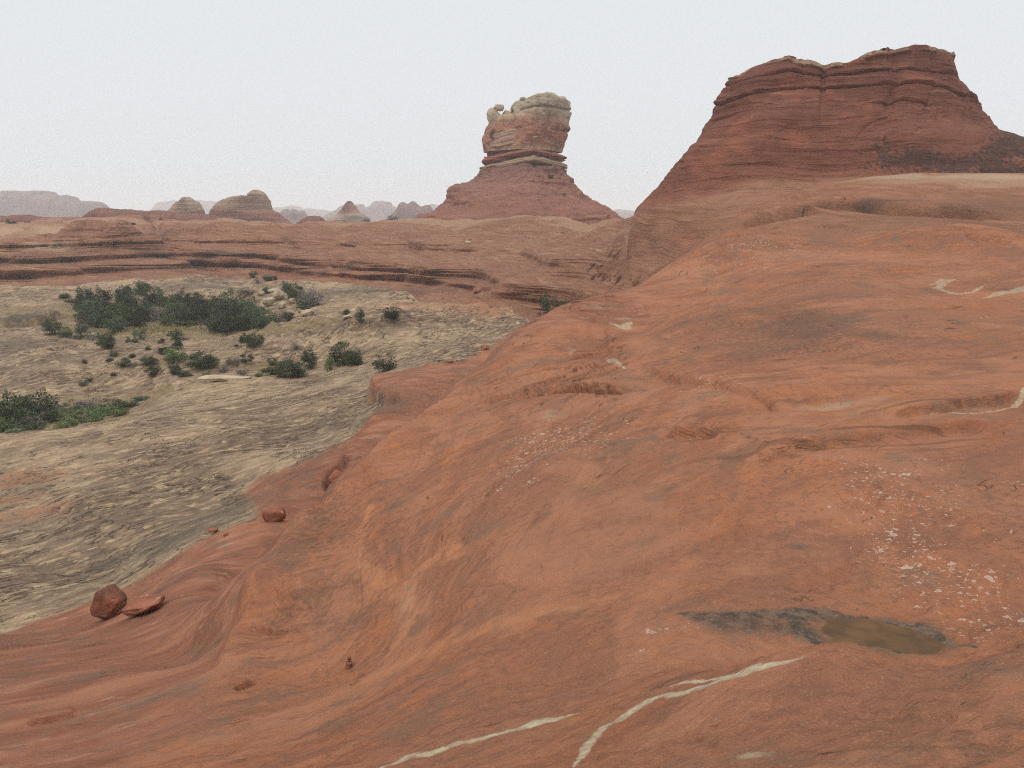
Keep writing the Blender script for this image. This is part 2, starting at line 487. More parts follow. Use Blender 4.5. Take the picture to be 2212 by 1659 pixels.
    ledge([(1030,870),(1130,845),(1260,842),(1400,835)], 0.22, 0.08, 0.9, 0.05, 10)
    ledge([(1440,930),(1500,925),(1560,930)], 0.2, 0.07, 0.7, 0.05, 10)
    ledge([(560,1350),(590,1358),(630,1350)], 0.10, 0.04, 0.4, 0.08, 8)
    ledge([(500,1484),(520,1478),(545,1466)], 0.10, 0.04, 0.35, 0.14, 8)
    ledge([(700,1062,30),(705,1035,30),(760,985,30)], 0.5, 0.12, 1.2, 0.1, 30)
    ledge([(458,1462,12),(485,1385,14),(520,1270,15),(625,1130,18),(780,1003,22),(930,883,26),(1050,787,30)], -0.35, 0.12, 0.9, 0.0, 10)
    ledge([(55,1562),(90,1560),(130,1550),(170,1538)], 0.14, 0.03, 0.5, 0.07, 8)
    ledge([(1960,512,44),(2060,505,44),(2120,518,44)], 0.5, 0.3, 2.0, 0.1, 40)
    ledge([(60,770,80),(140,768,80),(200,772,80)], 0.9, 0.3, 2.5, 0.3, 85)
    ledge([(0,697,110),(80,690,110),(150,683,110)], 1.2, 0.4, 4.0, 0.5, 110)
    ledge([(300,645,140),(380,652,140),(440,650,140),(540,640,140)], 1.6, 0.5, 5.0, 0.8, 130)
    ledge([(430,822,70),(500,825,70),(560,822,70),(600,815,70)], 0.25, 0.25, 1.5, 0.05, 70)
    ledge([(520,735,90),(620,745,90),(700,752,90)], 0.5, 0.2, 2.0, 0.2, 85)
    bump_at(2090, 525, 3.2, 2.0, 1.1, 0, 2.5, 40)            # curled roll of rock
    bump_at(2130, 533, 0.9, 0.7, -0.8, 0, 2.5, 40)
    bump_at(1640, 525, 3.5, 2.2, 0.5, 0, 2.5, 40)
    bump_at(1760, 875, 2.0, 1.4, -0.22, 0, 2.2, 10)
    bump_at(1840, 1362, 0.62, 0.50, -0.12, 0, 2.2, 9.0)
    bump_at(1995, 1374, 0.60, 0.34, -0.10, -.2, 2.2, 9.0)
    dz += 0.03 * fbm(X * 3, Y * 3, 0 * X, 3) * (Y < 14)
    bump_at(1386, 1624, 0.05, 0.05, -0.04, 0, 3, 3)
    bump_at(1510, 1600, 0.04, 0.04, -0.03, 0, 3, 3)
    bump_at(1500, 1345, 0.8, 0.5, -0.1)
    bump_at(640, 1310, 1.2, 0.8, -0.16)
    bump_at(800, 1290, 1.4, 1.0, -0.15)
    bump_at(1225, 1000, 1.6, 0.9, 0.2)
    # humps in the valley
    for (u_, v_, sx, sy, h) in [(820,715,11,7,1.5),(700,735,9,6,1.2),(1000,755,8,5,0.7),(480,705,9,7,-0.9),(150,785,14,5,1.0),(350,762,12,5,0.9),(560,782,12,5,0.9),(930,700,10,7,0.8),(80,640,18,8,1.2)]:
        bump_at(u_, v_, sx, sy, h, 0.1, 2.0, 60)
    # red domes, alcoves and pits of the bench
    for (u_, v_, sx, sy, h, k) in [(225,532,9,6,3.2,3),(250,527,7,5,1.5,3),(310,538,6.5,4,2.6,3),(30,540,14,6,2.5,3),(90,556,9,5,1.2,2),(290,508,6,5,-1.2,2.2),(350,547,6,4,-.7,2),(400,505,9,9,1.6,2.5),(470,500,8,10,1.4,2.5),(540,505,9,9,1.2,2.5),(620,515,10,9,1.2,2.5),(180,505,12,8,1.6,2.5),(700,560,9,5,1.2,2.5),(800,515,12,9,0.9,2),(430,548,14,5,-.6,2),(130,530,7,4,1.6,3),(60,512,10,7,1.2,2)]:
        bump_at(u_, v_, sx, sy, h, 0, k, 120)
    rp = random.Random(5)
    for i in range(75):
        u_ = rp.gauss(1335, 42); v_ = 588 + rp.gauss(0, 17) - (u_ - 1335) * 0.25
        PITS.append((u_, v_, rp.uniform(.14, .32)))
        bump_at(u_, v_, rp.uniform(.2, .5), rp.uniform(.3, .55), -rp.uniform(.5, 1.1), 0, 3, 85)
    for i in range(26):
        bump_at(rp.uniform(1385, 1560), rp.uniform(455, 545), rp.uniform(.2, .45), rp.uniform(.3, .5), -rp.uniform(.4, .8), 0, 3, 80)
    for (u_, v_) in [(755,552),(745,550),(732,552),(905,512),(1005,540),(820,503),(1190,490),(1200,488),(1215,487),(1225,486),(600,497),(560,492),(370,548),(330,500)]:
        bump_at(u_, v_, rp.uniform(.6, 1.2), .6, -1.0, 0, 3, 120)

    jq = perlin((X * .85 + Y * .5) / 20 + 3, (Y - .5 * X) / 75, 0 * X)
    dz = dz - BENCH * sstep(150, 190, Y) * 1.3 * np.exp(-(jq / .07) ** 2)
    # hard beds of the bench stand out as low cliffs
    for (zc, h, w, Lz, sd_, lo) in LEDGES:
        zt = Z + dz - bed_z(zc, X, Y) - bench_wave(X, Y)
        amp = BENCH * sstep(92, 100, Y) * (1 - sstep(.108, .122, X / Y)) * (lo + (1.15 - lo) * sstep(-.35, .25, fbm(X / 22 + sd_, Y / 40, 0 * X, 2)))
        zt = zt + 0.02 * nw2 * (h > 1)
        dz = dz + amp * 0.5 * h * np.tanh(zt / w) * np.exp(-(zt / Lz) ** 2)
    return (Z + dz).astype(np.float32), TAN, FORE, BENCH
def lay(GL):
    GA = ga[:, None] * np.ones((1, GL.shape[1]))
    GP = tps(GA, GL)
    GY = np.exp(GL).astype(np.float32); GX = (GA * GY).astype(np.float32); GZ = (GP * GY).astype(np.float32)
    return GX.ravel(), GY.ravel(), GZ.ravel()
X, Y, Z = lay(GL)
Z, TAN, FORE, BENCH = relief(X, Y, Z)
# second pass: crowd the rows again, now on the ledges and pits too
p2 = (Z / Y).reshape(len(ga), -1)
d2 = np.sqrt(np.diff(p2, axis=1) ** 2 + (0.10 * np.diff(GL, axis=1)) ** 2) * np.where(np.exp(GL[:, 1:]) > 420, .12, 1.0)
zc_ = Z.reshape(len(ga), -1); xc_ = X.reshape(len(ga), -1); yc_ = Y.reshape(len(ga), -1)
boost = 0
for bed in (BED_MAIN, BED_UPPER, BED_TOP):
    boost = boost + np.exp(-((zc_ - bed_z(bed, xc_, yc_) - bench_wave(xc_, yc_)) / 1.3) ** 2) * (yc_ > 92) * (yc_ < 230) * (1 - sstep(.055, .128, ga))[:, None]
d2 = d2 * (1 + 4.0 * boost[:, 1:])
for _ in range(2):
    pad = np.pad(d2, ((30, 30), (0, 0)), mode='edge'); cs = np.cumsum(np.pad(pad, ((1, 0), (0, 0))), axis=0); d2 = (cs[61:] - cs[:-61]) / 61
cd = np.concatenate([np.zeros((len(ga), 1)), np.cumsum(d2, axis=1)], 1); cd /= cd[:, -1:]
GL = np.stack([np.interp(tt_, cd[i], GL[i]) for i in range(len(ga))])
X, Y, Z = lay(GL)
Z, TAN, FORE, BENCH = relief(X, Y, Z)
P3 = np.stack([X, Y, Z], -1).reshape(len(ga), NR, 3).transpose(1, 0, 2).copy()   # rows, cols
N3 = grid_normals(P3)
flat = lambda a: a.reshape(len(ga), NR).T
FO, TN, BE = flat(FORE), flat(TAN), flat(BENCH)
xx, yy, zz0 = P3[..., 0], P3[..., 1], P3[..., 2]
wz = fbm(xx * 0.10, yy * 0.10, zz0 * 0.1, 3)
zb = zz0 + 0.5 * wz + 0.04 * xx - 0.22 * yy
# cross-bedding of the near rock: thin lips that swing round the slope
zb_t = zz0 + 0.9 * wz + 0.10 * xx - 0.05 * yy
patch = sstep(-0.25, 0.45, fbm(xx * 0.2 + 40, yy * 0.2, zz0 * 0.2, 2))
s1 = perlin(xx * 0.22, yy * 0.22, zb * 3.6); s2 = perlin(xx * 0.35 + 9, yy * 0.35, zb * 9.0); s3 = perlin(xx * 0.7, yy * 0.7 + 4, zb * 21.0)
lip = lambda s: np.tanh(s * 5) * 0.6 - np.exp(-(s / 0.07) ** 2) * 0.8
disp = FO * (0.030 * lip(s1) + (0.2 + 0.9 * patch) * 0.020 * lip(s2) + patch * 0.010 * lip(s3)) * (0.35 + 1.0 * sstep(10, 32, yy)) * (0.3 + 0.7 * sstep(.62, .9, N3[..., 2]))
disp += FO * 0.012 * fbm(xx * 2.2, yy * 2.2, zz0 * 2.2, 3)
# strata of the bench
zbb = zz0 + 0.8 * fbm(xx / 30, yy / 30, zz0 / 30, 2)
sb = fbm(xx / 60, yy / 60, zbb * 0.85, 4, 0.62)
steep = np.clip(1.2 - N3[..., 2], 0, 1)
disp += BE * (0.95 * sb * (0.35 + steep) - 0.35 * np.exp(-(perlin(xx / 40, yy / 40 + 7, zbb * 1.1) / 0.05) ** 2)) * sstep(100, 125, yy + 0.25 * (600 - 0 * xx) * 0 )
for (zc, h, w, Lz, sd_, lo) in LEDGES:
    g = zz0 - bed_z(zc, xx, yy) - bench_wave(xx, yy) + h * .25
    amp = BE * sstep(92, 100, yy) * (1 - sstep(.108, .122, xx / yy)) * (lo + (1.15 - lo) * sstep(-.35, .25, fbm(xx / 22 + sd_, yy / 40, 0 * xx, 2)))
    disp += amp * sstep(98, 130, yy) * h * (0.28 * np.exp(-((g - h * .45) / (.3 * h)) ** 2) - (0.70 if h > 1 else 0.25) * np.exp(-((g + .02 * h) / (.17 * h)) ** 2))
disp += TN * (0.10 * lip(perlin(xx * 0.10, yy * 0.22, zb_t * 0.9)) + 0.05 * lip(perlin(xx * 0.30, yy * 0.6, zb_t * 2.6)))
rr_ = np.sqrt(xx ** 2 + yy ** 2)
hb = np.stack([-xx / rr_, -yy / rr_, 0.25 + 0 * xx], -1)                 # the bench looks into the amphitheatre
hn = N3 * (1 - BE[..., None]) + hb * BE[..., None]
P3 += hn * disp[..., None]

# --- colour masks: R tan rock, G pale bands, B dark varnish plus painted ledge and pit shade, / second set: R lichen, G soil, B red band tint
x_, y_, z_ = P3[..., 0].ravel(), P3[..., 1].ravel(), P3[..., 2].ravel()
nw1 = fbm(x_ / 6, y_ / 9, z_ * 0.1, 2)
wob = fbm(x_ * 0.9, y_ * 0.9, z_ * 0.9, 3)
PALE = np.zeros_like(x_); DARK = np.zeros_like(x_); LICH = np.zeros_like(x_); SOIL = np.zeros_like(x_); ORNG = np.zeros_like(x_)
def band(arr, pts, widths, strength=1.0, wobble=0.3, ymin=1.5, soft=0.35, wf=1.0):
    pl = line(pts, ymin); wmax = max(widths)
    m = (x_ > pl[:, 0].min() - 3 * wmax) & (x_ < pl[:, 0].max() + 3 * wmax) & (y_ > pl[:, 1].min() - 3 * wmax) & (y_ < pl[:, 1].max() + 3 * wmax)
    if not m.any(): return
    d, s, t = poly_dist(x_[m], y_[m], pl)
    w = np.interp(t, np.linspace(0, 1, len(widths)), widths)
    f = 1 - sstep(1 - soft, 1 + soft, d / (w + 1e-4) + wobble * fbm(x_[m] * wf / wmax, y_[m] * wf / wmax, z_[m], 3))
    arr[m] = np.maximum(arr[m], strength * f)
def blob(arr, u, v, sx, sy, strength=1.0, rot=0.0, ymin=1.5, k=2.0, wobble=0.5):
    c = hit(u, v, ymin); x = x_ - c[0]; y = y_ - c[1]; r_ = 3 * max(sx, sy)
    m = (np.abs(x) < r_) & (np.abs(y) < r_)
    ca, sa = math.cos(rot), math.sin(rot)
    rr = np.sqrt(((x[m] * ca + y[m] * sa) / sx) ** 2 + ((-x[m] * sa + y[m] * ca) / sy) ** 2) * (1 + wobble * fbm(x_[m] * 1.5 / sx, y_[m] * 1.5 / sx, z_[m], 3))
    arr[m] = np.maximum(arr[m], strength * np.exp(-rr ** k))
# pale veins in the near rock
band(PALE, [(1240,1659),(1268,1612),(1290,1585),(1330,1556),(1410,1512),(1500,1490),(1600,1455),(1690,1432),(1740,1419)], [.012,.042,.046,.052,.066,.09,.10,.05,.01], 1.0, 0.45, 3, .6)
band(PALE, [(1390,1500),(1470,1478),(1560,1462),(1640,1438)], [.01,.03,.045,.03], 1.0, 0.5, 3)
band(PALE, [(830,1659),(880,1635),(960,1618),(1050,1592),(1120,1572),(1180,1556),(1250,1543)], [.075,.08,.06,.06,.095,.07,.01], 1.0, 0.45, 3, .6)
band(PALE, [(1180,1555),(1300,1515),(1390,1500)], [.004,.012,.004], 0.45, 0.6, 3)
band(PALE, [(2010,612,20),(2040,600,20),(2062,598,20),(2040,606,20),(2025,618,20),(2060,628,20),(2100,625,20),(2130,612,20),(2212,604,20)], [.08,.16,.1,.14,.18,.18,.12,.08,.05], 0.55, 0.5, 20)
band(PALE, [(2125,636,20),(2170,628,20),(2260,620,20)], [.05,.35,.45], 0.55, 0.4, 20)
band(PALE, [(2010,890),(2060,884),(2100,888),(2150,884),(2190,874),(2205,858),(2212,840)], [.02,.07,.05,.05,.09,.06,.05], 0.7, 0.6, 10)
band(PALE, [(1310,770,20),(1330,788,20),(1352,800,20)], [.05,.09,.03], 0.7, 0.6, 20)
band(PALE, [(1322,704,25),(1345,712,25),(1362,700,25)], [.12,.3,.1], 0.7, 0.6, 25)
band(PALE, [(1190,745,20),(1240,755,20),(1230,770,20),(1180,775,20)], [.1,.12,.1,.05], 0.35, 0.8, 20)
blob(PALE, 1790, 868, 1.2, .3, 0.40, 0, 10); blob(PALE, 1870, 882, 1.4, .25, 0.30, 0, 10); blob(PALE, 1620, 1638, .16, .08, 0.5); blob(PALE, 1190, 895, .4, .7, 0.35)
blob(PALE, 880, 1300, .35, 2.0, 0.3, 0.1); blob(PALE, 1240, 1315, .3, .15, 0.3)
# pale skin along the foot of the red butte and the crest of the bench
band(PALE, [(1560,428,80),(1600,408,80),(1660,392,80),(1720,381,80),(1800,375,80),(1900,375,75),(2000,381,70),(2212,388,70)], [1.5,2.5,4.0,5.0,6.0,6.0,5.5,5.5], 0.40, 0.8, 70, .6)
band(PALE, [(1640,394,80),(1720,378,80),(1800,372,80),(1900,372,75),(2000,378,70),(2212,384,70)], [.5,1.4,2.4,2.4,2.0,1.8], 0.72, 0.6, 70, .5)
band(PALE, [(-200,488,200),(0,484,200),(200,476,200),(400,478,200),(640,484,200),(900,478,200),(1050,474,200),(1250,470,190),(1330,474,150)], [16,15,11,13,9,9,12,11,6], 0.42, 0.8, 150, 0.6, 2.0)
blob(PALE, 60, 500, 22, 14, .8, 0, 190); blob(PALE, 180, 496, 14, 9, .6, 0, 190); blob(PALE, 110, 552, 6, 3, .8, 0, 170); blob(PALE, 1225, 460, 6, 5, .7, 0, 180)
for pts in [[(860,524),(900,518),(940,522),(985,520)],[(900,570),(960,566),(1010,560),(1025,566),(1060,564)],[(1020,500),(1100,497),(1200,496),(1300,494)],[(1185,512),(1195,525),(1210,518)],[(1245,505),(1265,510),(1260,525)],[(1270,540),(1292,546),(1300,558)],[(1350,520,90),(1360,532,90),(1345,545,90)],[(1380,560,90),(1420,548,88),(1450,545,85)],[(1060,545),(1080,560),(1120,566)],[(1335,505,95),(1365,507,95),(1370,518,95)]]:
    band(PALE, pts, [.1,.22,.2,.1], 0.55, 0.9, pts[0][2] if len(pts[0]) > 2 else 105, 0.5, 0.4)
rq = random.Random(11)
for i in range(60):
    u0 = rq.uniform(560, 1380); v0 = rq.uniform(490, 580)
    band(PALE, [(u0, v0), (u0 + rq.uniform(20, 40), v0 + rq.uniform(-4, 4)), (u0 + rq.uniform(45, 90), v0 + rq.uniform(-5, 5))], [.05, rq.uniform(.12, .25), .05], rq.uniform(.25, .5), 0.9, 100, 0.6, 0.4)
# dark varnish and other dark patches
for (u_, v_, sx, sy, st) in [(1740,700,2.2,4.5,.8),(1700,740,3,2.5,.6),(1650,760,2.5,2,.5),(1560,690,2.5,4,.4),(680,1150,1.2,2.2,.55),(800,1180,1.0,2.5,.45),(760,1330,.9,1.0,.6),(700,1270,1,1,.6),(620,1320,.7,.7,.6),(2170,1110,.8,.9,.4),(1020,880,3,2,.35),(1080,600,9,5,.3),(600,1330,.4,.5,.5),(2000,480,9,9,.45),(2150,455,10,8,.6),(2212,500,6,8,.5),(1850,520,8,5,.35),(1860,445,6,2.0,.9),(2050,600,6,5,.3)]:
    blob(DARK, u_, v_, sx, sy, st, 0, 3)
for (u_, v_, sx, sy, st) in [(320,508,7,3,1.0),(285,510,6,3,.8),(350,548,7,2,1.0),(420,547,12,2,1.0),(480,549,10,1.6,1.0),(520,550,8,1.5,.8),(230,585,12,3,.5),(600,600,14,2,.5),(700,592,12,2,.7),(60,570,14,3,.6),(160,556,9,3,.55),(110,575,14,3,.5),(440,572,25,1.6,.6),(900,607,9,2,.5),(1070,625,6,2,.4)]:
    blob(DARK, u_, v_, sx, sy, st, 0, 120)  # stained alcoves, and shade painted dark under the bench ledges
for (u_, v_, sx, sy, st) in [(460,625,10,5,.8),(400,632,12,4,.7),(340,640,8,3,.5),(60,690,10,2.5,.9),(140,680,8,2,.8),(60,745,20,7,.6),(500,705,16,7,.55),(800,632,14,3,.8),(740,630,10,3,.6),(30,1060,4,3,.5),(420,1150,4,3,.8),(520,1100,4,4,.7),(300,1200,4,3,.6),(120,1130,5,5,.4),(320,1050,6,4,.3),(700,920,6,3,.5),(820,890,3,2.5,.7),(860,730,8,6,.35),(1000,745,5,2,.4),(180,800,12,3,.4)]:
    blob(DARK, u_, v_, sx, sy, st, 0, 24)
for (u_, v_, sx, sy, st) in [(2000,1600,.5,.25,.45),(2120,1620,.35,.2,.6),(1930,1570,.4,.2,.35),(2180,1570,.3,.3,.4),(1386,1624,.05,.05,.8),(2090,1660,.3,.1,.6)]:
    blob(DARK, u_, v_, sx, sy, st, .2, 3)
PIT_SHADE = np.zeros_like(x_)
for (u_, v_, r_) in PITS + [(q[0], q[1], .45) for q in [(755,552),(745,550),(732,552),(905,512),(1005,540),(1190,490),(1200,488),(1215,487),(1225,486)]]:
    blob(PIT_SHADE, u_, v_, r_ * .9, r_ * 1.3, 1.0, 0, 85, 4.0, .3)  # shade of the pits painted in as dark spots
# lichen fields
for (u_, v_, sx, sy, st) in [(1960,1200,.7,2.0,.9),(1940,1100,1.2,2.2,.8),(2100,1250,1.0,1.3,.8),(2180,1330,.5,.6,.7),(1900,1040,1.5,2,.7),(1800,1000,1.5,1.5,.6),(1200,945,1.3,2.2,1.0),(1130,1010,.8,1.8,.8),(1270,960,1.5,1.5,.7),(1080,1060,.6,.6,.8),(1500,840,2,1.2,.6),(1960,720,5,4,.45),(1750,620,8,6,.35),(2000,545,8,4,.4),(2150,700,4,5,.45),(1420,1350,.4,.5,.5),(1380,1410,.25,.25,.8),(1520,1340,.8,.15,.6),(2000,990,2,2,.45),(1700,560,10,6,.5),(1650,540,8,4,.6),(560,620,0.1,0.1,.1)]:
    blob(LICH, u_, v_, sx, sy, st, 0, 3, 2.0, 0.6)
LICH = np.maximum(LICH, 0.10 * sstep(7, 12, y_) * (y_ < 60))
# soil pockets among the trees
for (u_, v_, sx, sy, st, ym) in [(120,900,9,5,1,62),(40,930,8,4,1,62),(250,870,8,4,1,66),(330,712,22,5,1,100),(500,700,12,4,.8,100),(450,720,12,4,.7,100),(270,720,10,6,.8,100),(330,690,26,12,.9,120),(620,795,10,3,.7,80),(740,785,6,3,.6,80),(600,760,12,3,.6,85),(300,760,10,3,.5,85),(420,792,9,3,.6,78),(180,745,14,5,.6,95)]:
    blob(SOIL, u_, v_, sx, sy, st, 0, ym)
# reddish outwash on the slab
for (u_, v_, sx, sy) in [(45,1032,2.2,1.0),(60,1108,2.6,1.0),(10,1080,1.6,.8),(30,1045,3,.6),(900,665,10,5),(1050,690,8,3),(650,602,9,2)]:
    blob(ORNG, u_, v_, sx, sy, 0.9, 0, 30 if u_ < 100 else 80)
band(ORNG, [(800,1090,10),(772,1180,10),(790,1235,10),(850,1255,10),(878,1290,10),(884,1340,10),(850,1400,10)], [.10,.14,.16,.18,.18,.16,.1], .9, .9, 10, .7)
band(ORNG, [(600,1540,9),(760,1480,9),(950,1400,9),(1150,1330,9),(1330,1290,9)], [.12,.2,.22,.2,.1], .6, .9, 9, .9)
band(ORNG, [(900,1230,9),(960,1190,9),(1000,1200,9)], [.1,.2,.1], .8, .9, 9, .9)
STRAT = np.zeros_like(x_)
for (u_, v_, sx, sy, st) in [(1900,925,4.5,1.4,1),(2150,900,3.5,1.8,1),(1500,850,3,1.2,.8),(1220,760,4,2.5,.7),(1080,800,3,2,.6),(1350,715,4,3,.5),(620,1420,1.0,1.4,.9),(1700,840,3,1.5,.6),(2050,960,3,1.2,.7),(780,960,2,5,.5)]:
    blob(STRAT, u_, v_, sx, sy, st, 0, 9)
# grey skin round the rain pool
POOL = hit(1900, 1368, 8.6)
CHAR = np.zeros_like(x_)
band(CHAR, [(1470,1322,9),(1540,1332,9),(1610,1340,9),(1680,1352,9),(1740,1366,9),(1790,1392,9)], [.06,.20,.28,.33,.26,.10], .85, 0.5, 9, 0.9)
band(CHAR, [(1500,1325,9),(1600,1326,9),(1700,1326,9),(1770,1322,9),(1830,1334,9),(1900,1338,9),(1980,1348,9),(2060,1374,9),(2110,1390,9)], [.05,.10,.12,.15,.13,.11,.11,.09,.03], 1.0, 0.6, 9, 0.8)
band(CHAR, [(1715,1330,9),(1735,1355,9),(1760,1378,9),(1790,1394,9)], [.16,.17,.13,.08], 1.0, 0.6, 9, 0.8)
blob(CHAR, 1727, 1186, .22, .16, .7, 0, 8); blob(CHAR, 1490, 832, .45, .35, .55, 0, 8); blob(CHAR, 1785, 1170, .2, .1, .35, 0, 8); blob(CHAR, 1430, 1325, .5, .2, .3, 0, 8)
POOLM = np.zeros_like(x_); blob(POOLM, 1900, 1366, .85, .5, 1.0, 0, 8.6, 4.0, 0.15)

DARK = np.maximum(DARK, PIT_SHADE * 1.6)
A1 = np.stack([TN.ravel(), PALE, DARK, ], -1); A2 = np.stack([LICH, SOIL, ORNG], -1)
SKY = line([(200,1700),(300,1620),(400,1530),(455,1460),(485,1385),(520,1270),(625,1130),(780,1003),(930,883),(1050,787),(1160,722)])
d_, s_, t_ = poly_dist(x_, y_, SKY)
LOWB = (sstep(-.15, .25, d_ * s_ + .35 * fbm(x_, y_, z_, 3)) * (x_ < 6) * (y_ < 70) * (y_ > 8)).astype(np.float32)
A4 = np.stack([LOWB, CHAR, np.maximum(STRAT, .35 * sstep(12, 20, y_) * (y_ < 62))], -1)
BEC = np.maximum(BE.ravel(), (sstep(52, 62, y_ + 3 * wob) * (x_ / y_ > .17) * .55).astype(np.float32))
A3 = np.stack([BEC, POOLM, sstep(350, 500, y_)], -1)
# ------------------------------------------------------------------ rock of the ground
def ground_material():
    n = NT("slickrock")
    co = n.coord(); x, y, z = n.sep(co)
    m1 = n.attr('zone_a'); m2 = n.attr('zone_b'); m3 = n.attr('zone_c'); m4 = n.attr('zone_d')
    w1 = n.noise(co, 0.14, 3, 0.5)
    zz = n.math('MULTIPLY_ADD', w1, 1.7, z)
    zz = n.math('MULTIPLY_ADD', x, 0.10, zz)
    w2 = n.noise(co, 0.30, 3, 0.5)
    dip = n.math('MULTIPLY_ADD', y, -.22, n.math('MULTIPLY_ADD', x, .04, z))
    dip = n.math('MULTIPLY_ADD', w1, 1.3, n.math('MULTIPLY_ADD', w2, .35, dip))
    bedz = n.math('ADD', n.math('MULTIPLY', dip, n.math('SUBTRACT', 1.0, m3[0])), n.math('MULTIPLY', zz, m3[0]))
    bed = n.noise(n.comb(n.math('MULTIPLY', x, .20), n.math('MULTIPLY', y, .20), n.math('MULTIPLY', bedz, 5.0)), 1.0, 9, 0.66)
    broad = n.noise(n.comb(n.math('MULTIPLY', x, .11), n.math('MULTIPLY', y, .09), n.math('MULTIPLY', zz, .55)), 1.0, 5, 0.6)
    swirl = n.noise(co, 0.45, 5, 0.6, 1.6)
    fine = n.noise(co, 7.0, 7, 0.65)
    grit = n.noise(co, 55.0, 4, 0.6)
    # red sandstone
    red = n.ramp(bed, [(.26, (.205, .074, .041)), (.43, (.268, .101, .055)), (.57, (.305, .121, .067)), (.76, (.37, .165, .098))])
    ca, sa = math.cos(0.42), math.sin(0.42)
    rx = n.math('ADD', n.math('MULTIPLY', x, ca), n.math('MULTIPLY', y, sa)); ry = n.math('ADD', n.math('MULTIPLY', x, -sa), n.math('MULTIPLY', y, ca))
    drift = n.noise(n.comb(n.math('MULTIPLY', rx, .28), n.math('MULTIPLY', ry, .85), zz), 1.0, 7, 0.64, .8)
    red = n.mix(n.math('MULTIPLY', n.step(drift, .52, .64), .75), red, (.185, .080, .054))
    red = n.mix(n.math('MULTIPLY', n.step(drift, .44, .34), .55), red, (.36, .128, .056))
    red = n.mix(n.math('MULTIPLY', n.step(swirl, .52, .70), .55), red, (.37, .125, .048))
    red = n.mix(n.math('MULTIPLY', n.step(broad, .50, .66), .5), red, (.200, .098, .066))
    red = n.mix(n.math('MULTIPLY', n.step(fine, .50, .62), .70), red, (.175, .078, .052))
    red = n.mix(n.math('MULTIPLY', n.step(fine, .42, .30), .35), red, (.38, .175, .105))
    # the lower ledges under the shoulder: pinker, with grey and white smears
    low = n.ramp(n.math('MULTIPLY_ADD', n.math('SUBTRACT', bed, .5), .35, drift), [(.28, (.13, .055, .038)), (.43, (.205, .078, .048)), (.56, (.255, .100, .062)), (.72, (.33, .165, .11))])
    sm = n.noise(n.comb(n.math('MULTIPLY', rx, .45), n.math('MULTIPLY', ry, 1.5), z), 1.0, 8, 0.68)
    low = n.mix(n.math('MULTIPLY', n.step(sm, .60, .68), .6), low, (.38, .27, .21))
    low = n.mix(n.math('MULTIPLY', n.step(sm, .44, .33), .7), low, (.125, .085, .072))
    red = n.mix(m4[0], red, low)
    # the bench and the feet of the buttes are a duller red brown
    ben = n.ramp(bed, [(.28, (.150, .068, .045)), (.45, (.228, .113, .073)), (.58, (.282, .147, .097)), (.72, (.40, .240, .165))])
    ben = n.mix(n.math('MULTIPLY', n.step(broad, .48, .66), .55), ben, (.20, .082, .055))
    big = n.noise(n.comb(n.math('MULTIPLY', rx, .10), n.math('MULTIPLY', ry, .22), zz), 1.0, 6, 0.62, .6)
    red = n.mix(n.math('MULTIPLY', n.step(big, .50, .62), .55), red, (.345, .150, .090))
    red = n.mix(n.math('MULTIPLY', n.step(big, .47, .36), .50), red, (.195, .088, .060))
    wea = n.noise(co, .55, 6, .68)
    red = n.mix(n.math('MULTIPLY', n.step(wea, .53, .66), .65), red, (.155, .092, .068))
    red = n.mix(m3[0], red, ben)
    # thin dark partings along the bedding
    lines = n.noise(n.comb(n.math('MULTIPLY', x, .16), n.math('MULTIPLY', y, .16), n.math('MULTIPLY', bedz, 8.0)), 1.0, 3, 0.55)
    lines2 = n.noise(n.comb(n.math('MULTIPLY', x, .3), n.math('MULTIPLY', y, .3), n.math('MULTIPLY', bedz, 24.0)), 1.0, 2, 0.5)
    gate = n.step(n.noise(co, .75, 5, .65), .57, .66)
    crack = n.math('MULTIPLY', n.step(n.math('ABSOLUTE', n.math('SUBTRACT', lines, .5)), .016, .003), gate)
    gate2 = n.step(n.noise(co, .35, 5, .65), .47, .60)
    crack = n.math('MAXIMUM', crack, n.math('MULTIPLY', n.step(lines2, .40, .30), n.math('MULTIPLY', gate2, .4)))
    ts = n.math('MULTIPLY_ADD', x, -.12, n.math('MULTIPLY_ADD', w1, 4.0, y))
    strl = n.noise(n.comb(n.math('MULTIPLY', x, .16), n.math('MULTIPLY', ts, 2.3), n.math('MULTIPLY', z, .8)), 1.0, 3, 0.55)
    crack = n.math('MAXIMUM', crack, n.math('MULTIPLY', n.step(strl, .45, .36), n.math('MULTIPLY', m4[2], .8)))
    red = n.mix(n.math('MULTIPLY', m2[2], n.step(drift, .36, .52)), red, (.40, .165, .088))
    red = n.mix(n.math('MULTIPLY', crack, .75), red, (.07, .032, .022))
    # tan slab rock: mottled, drawn out along the bedding
    ca, sa = math.cos(0.62), math.sin(0.62)
    xr = n.math('ADD', n.math('MULTIPLY', x, ca), n.math('MULTIPLY', y, sa))
    yr = n.math('ADD', n.math('MULTIPLY', x, -sa), n.math('MULTIPLY', y, ca))
    mot = n.noise(n.comb(n.math('MULTIPLY', xr, .75), n.math('MULTIPLY', yr, 2.1), zz), 1.0, 9, 0.70)
    mot2 = n.noise(n.comb(n.math('MULTIPLY', xr, .06), n.math('MULTIPLY', yr, .10), z), 1.0, 4, 0.6)
    streak = n.noise(n.comb(n.math('MULTIPLY', xr, .55), n.math('MULTIPLY', yr, 2.6), zz), 1.0, 8, 0.68)
    tan = n.ramp(mot, [(.36, (.105, .078, .060)), (.46, (.170, .128, .094)), (.55, (.225, .172, .122)), (.63, (.42, .325, .21))])
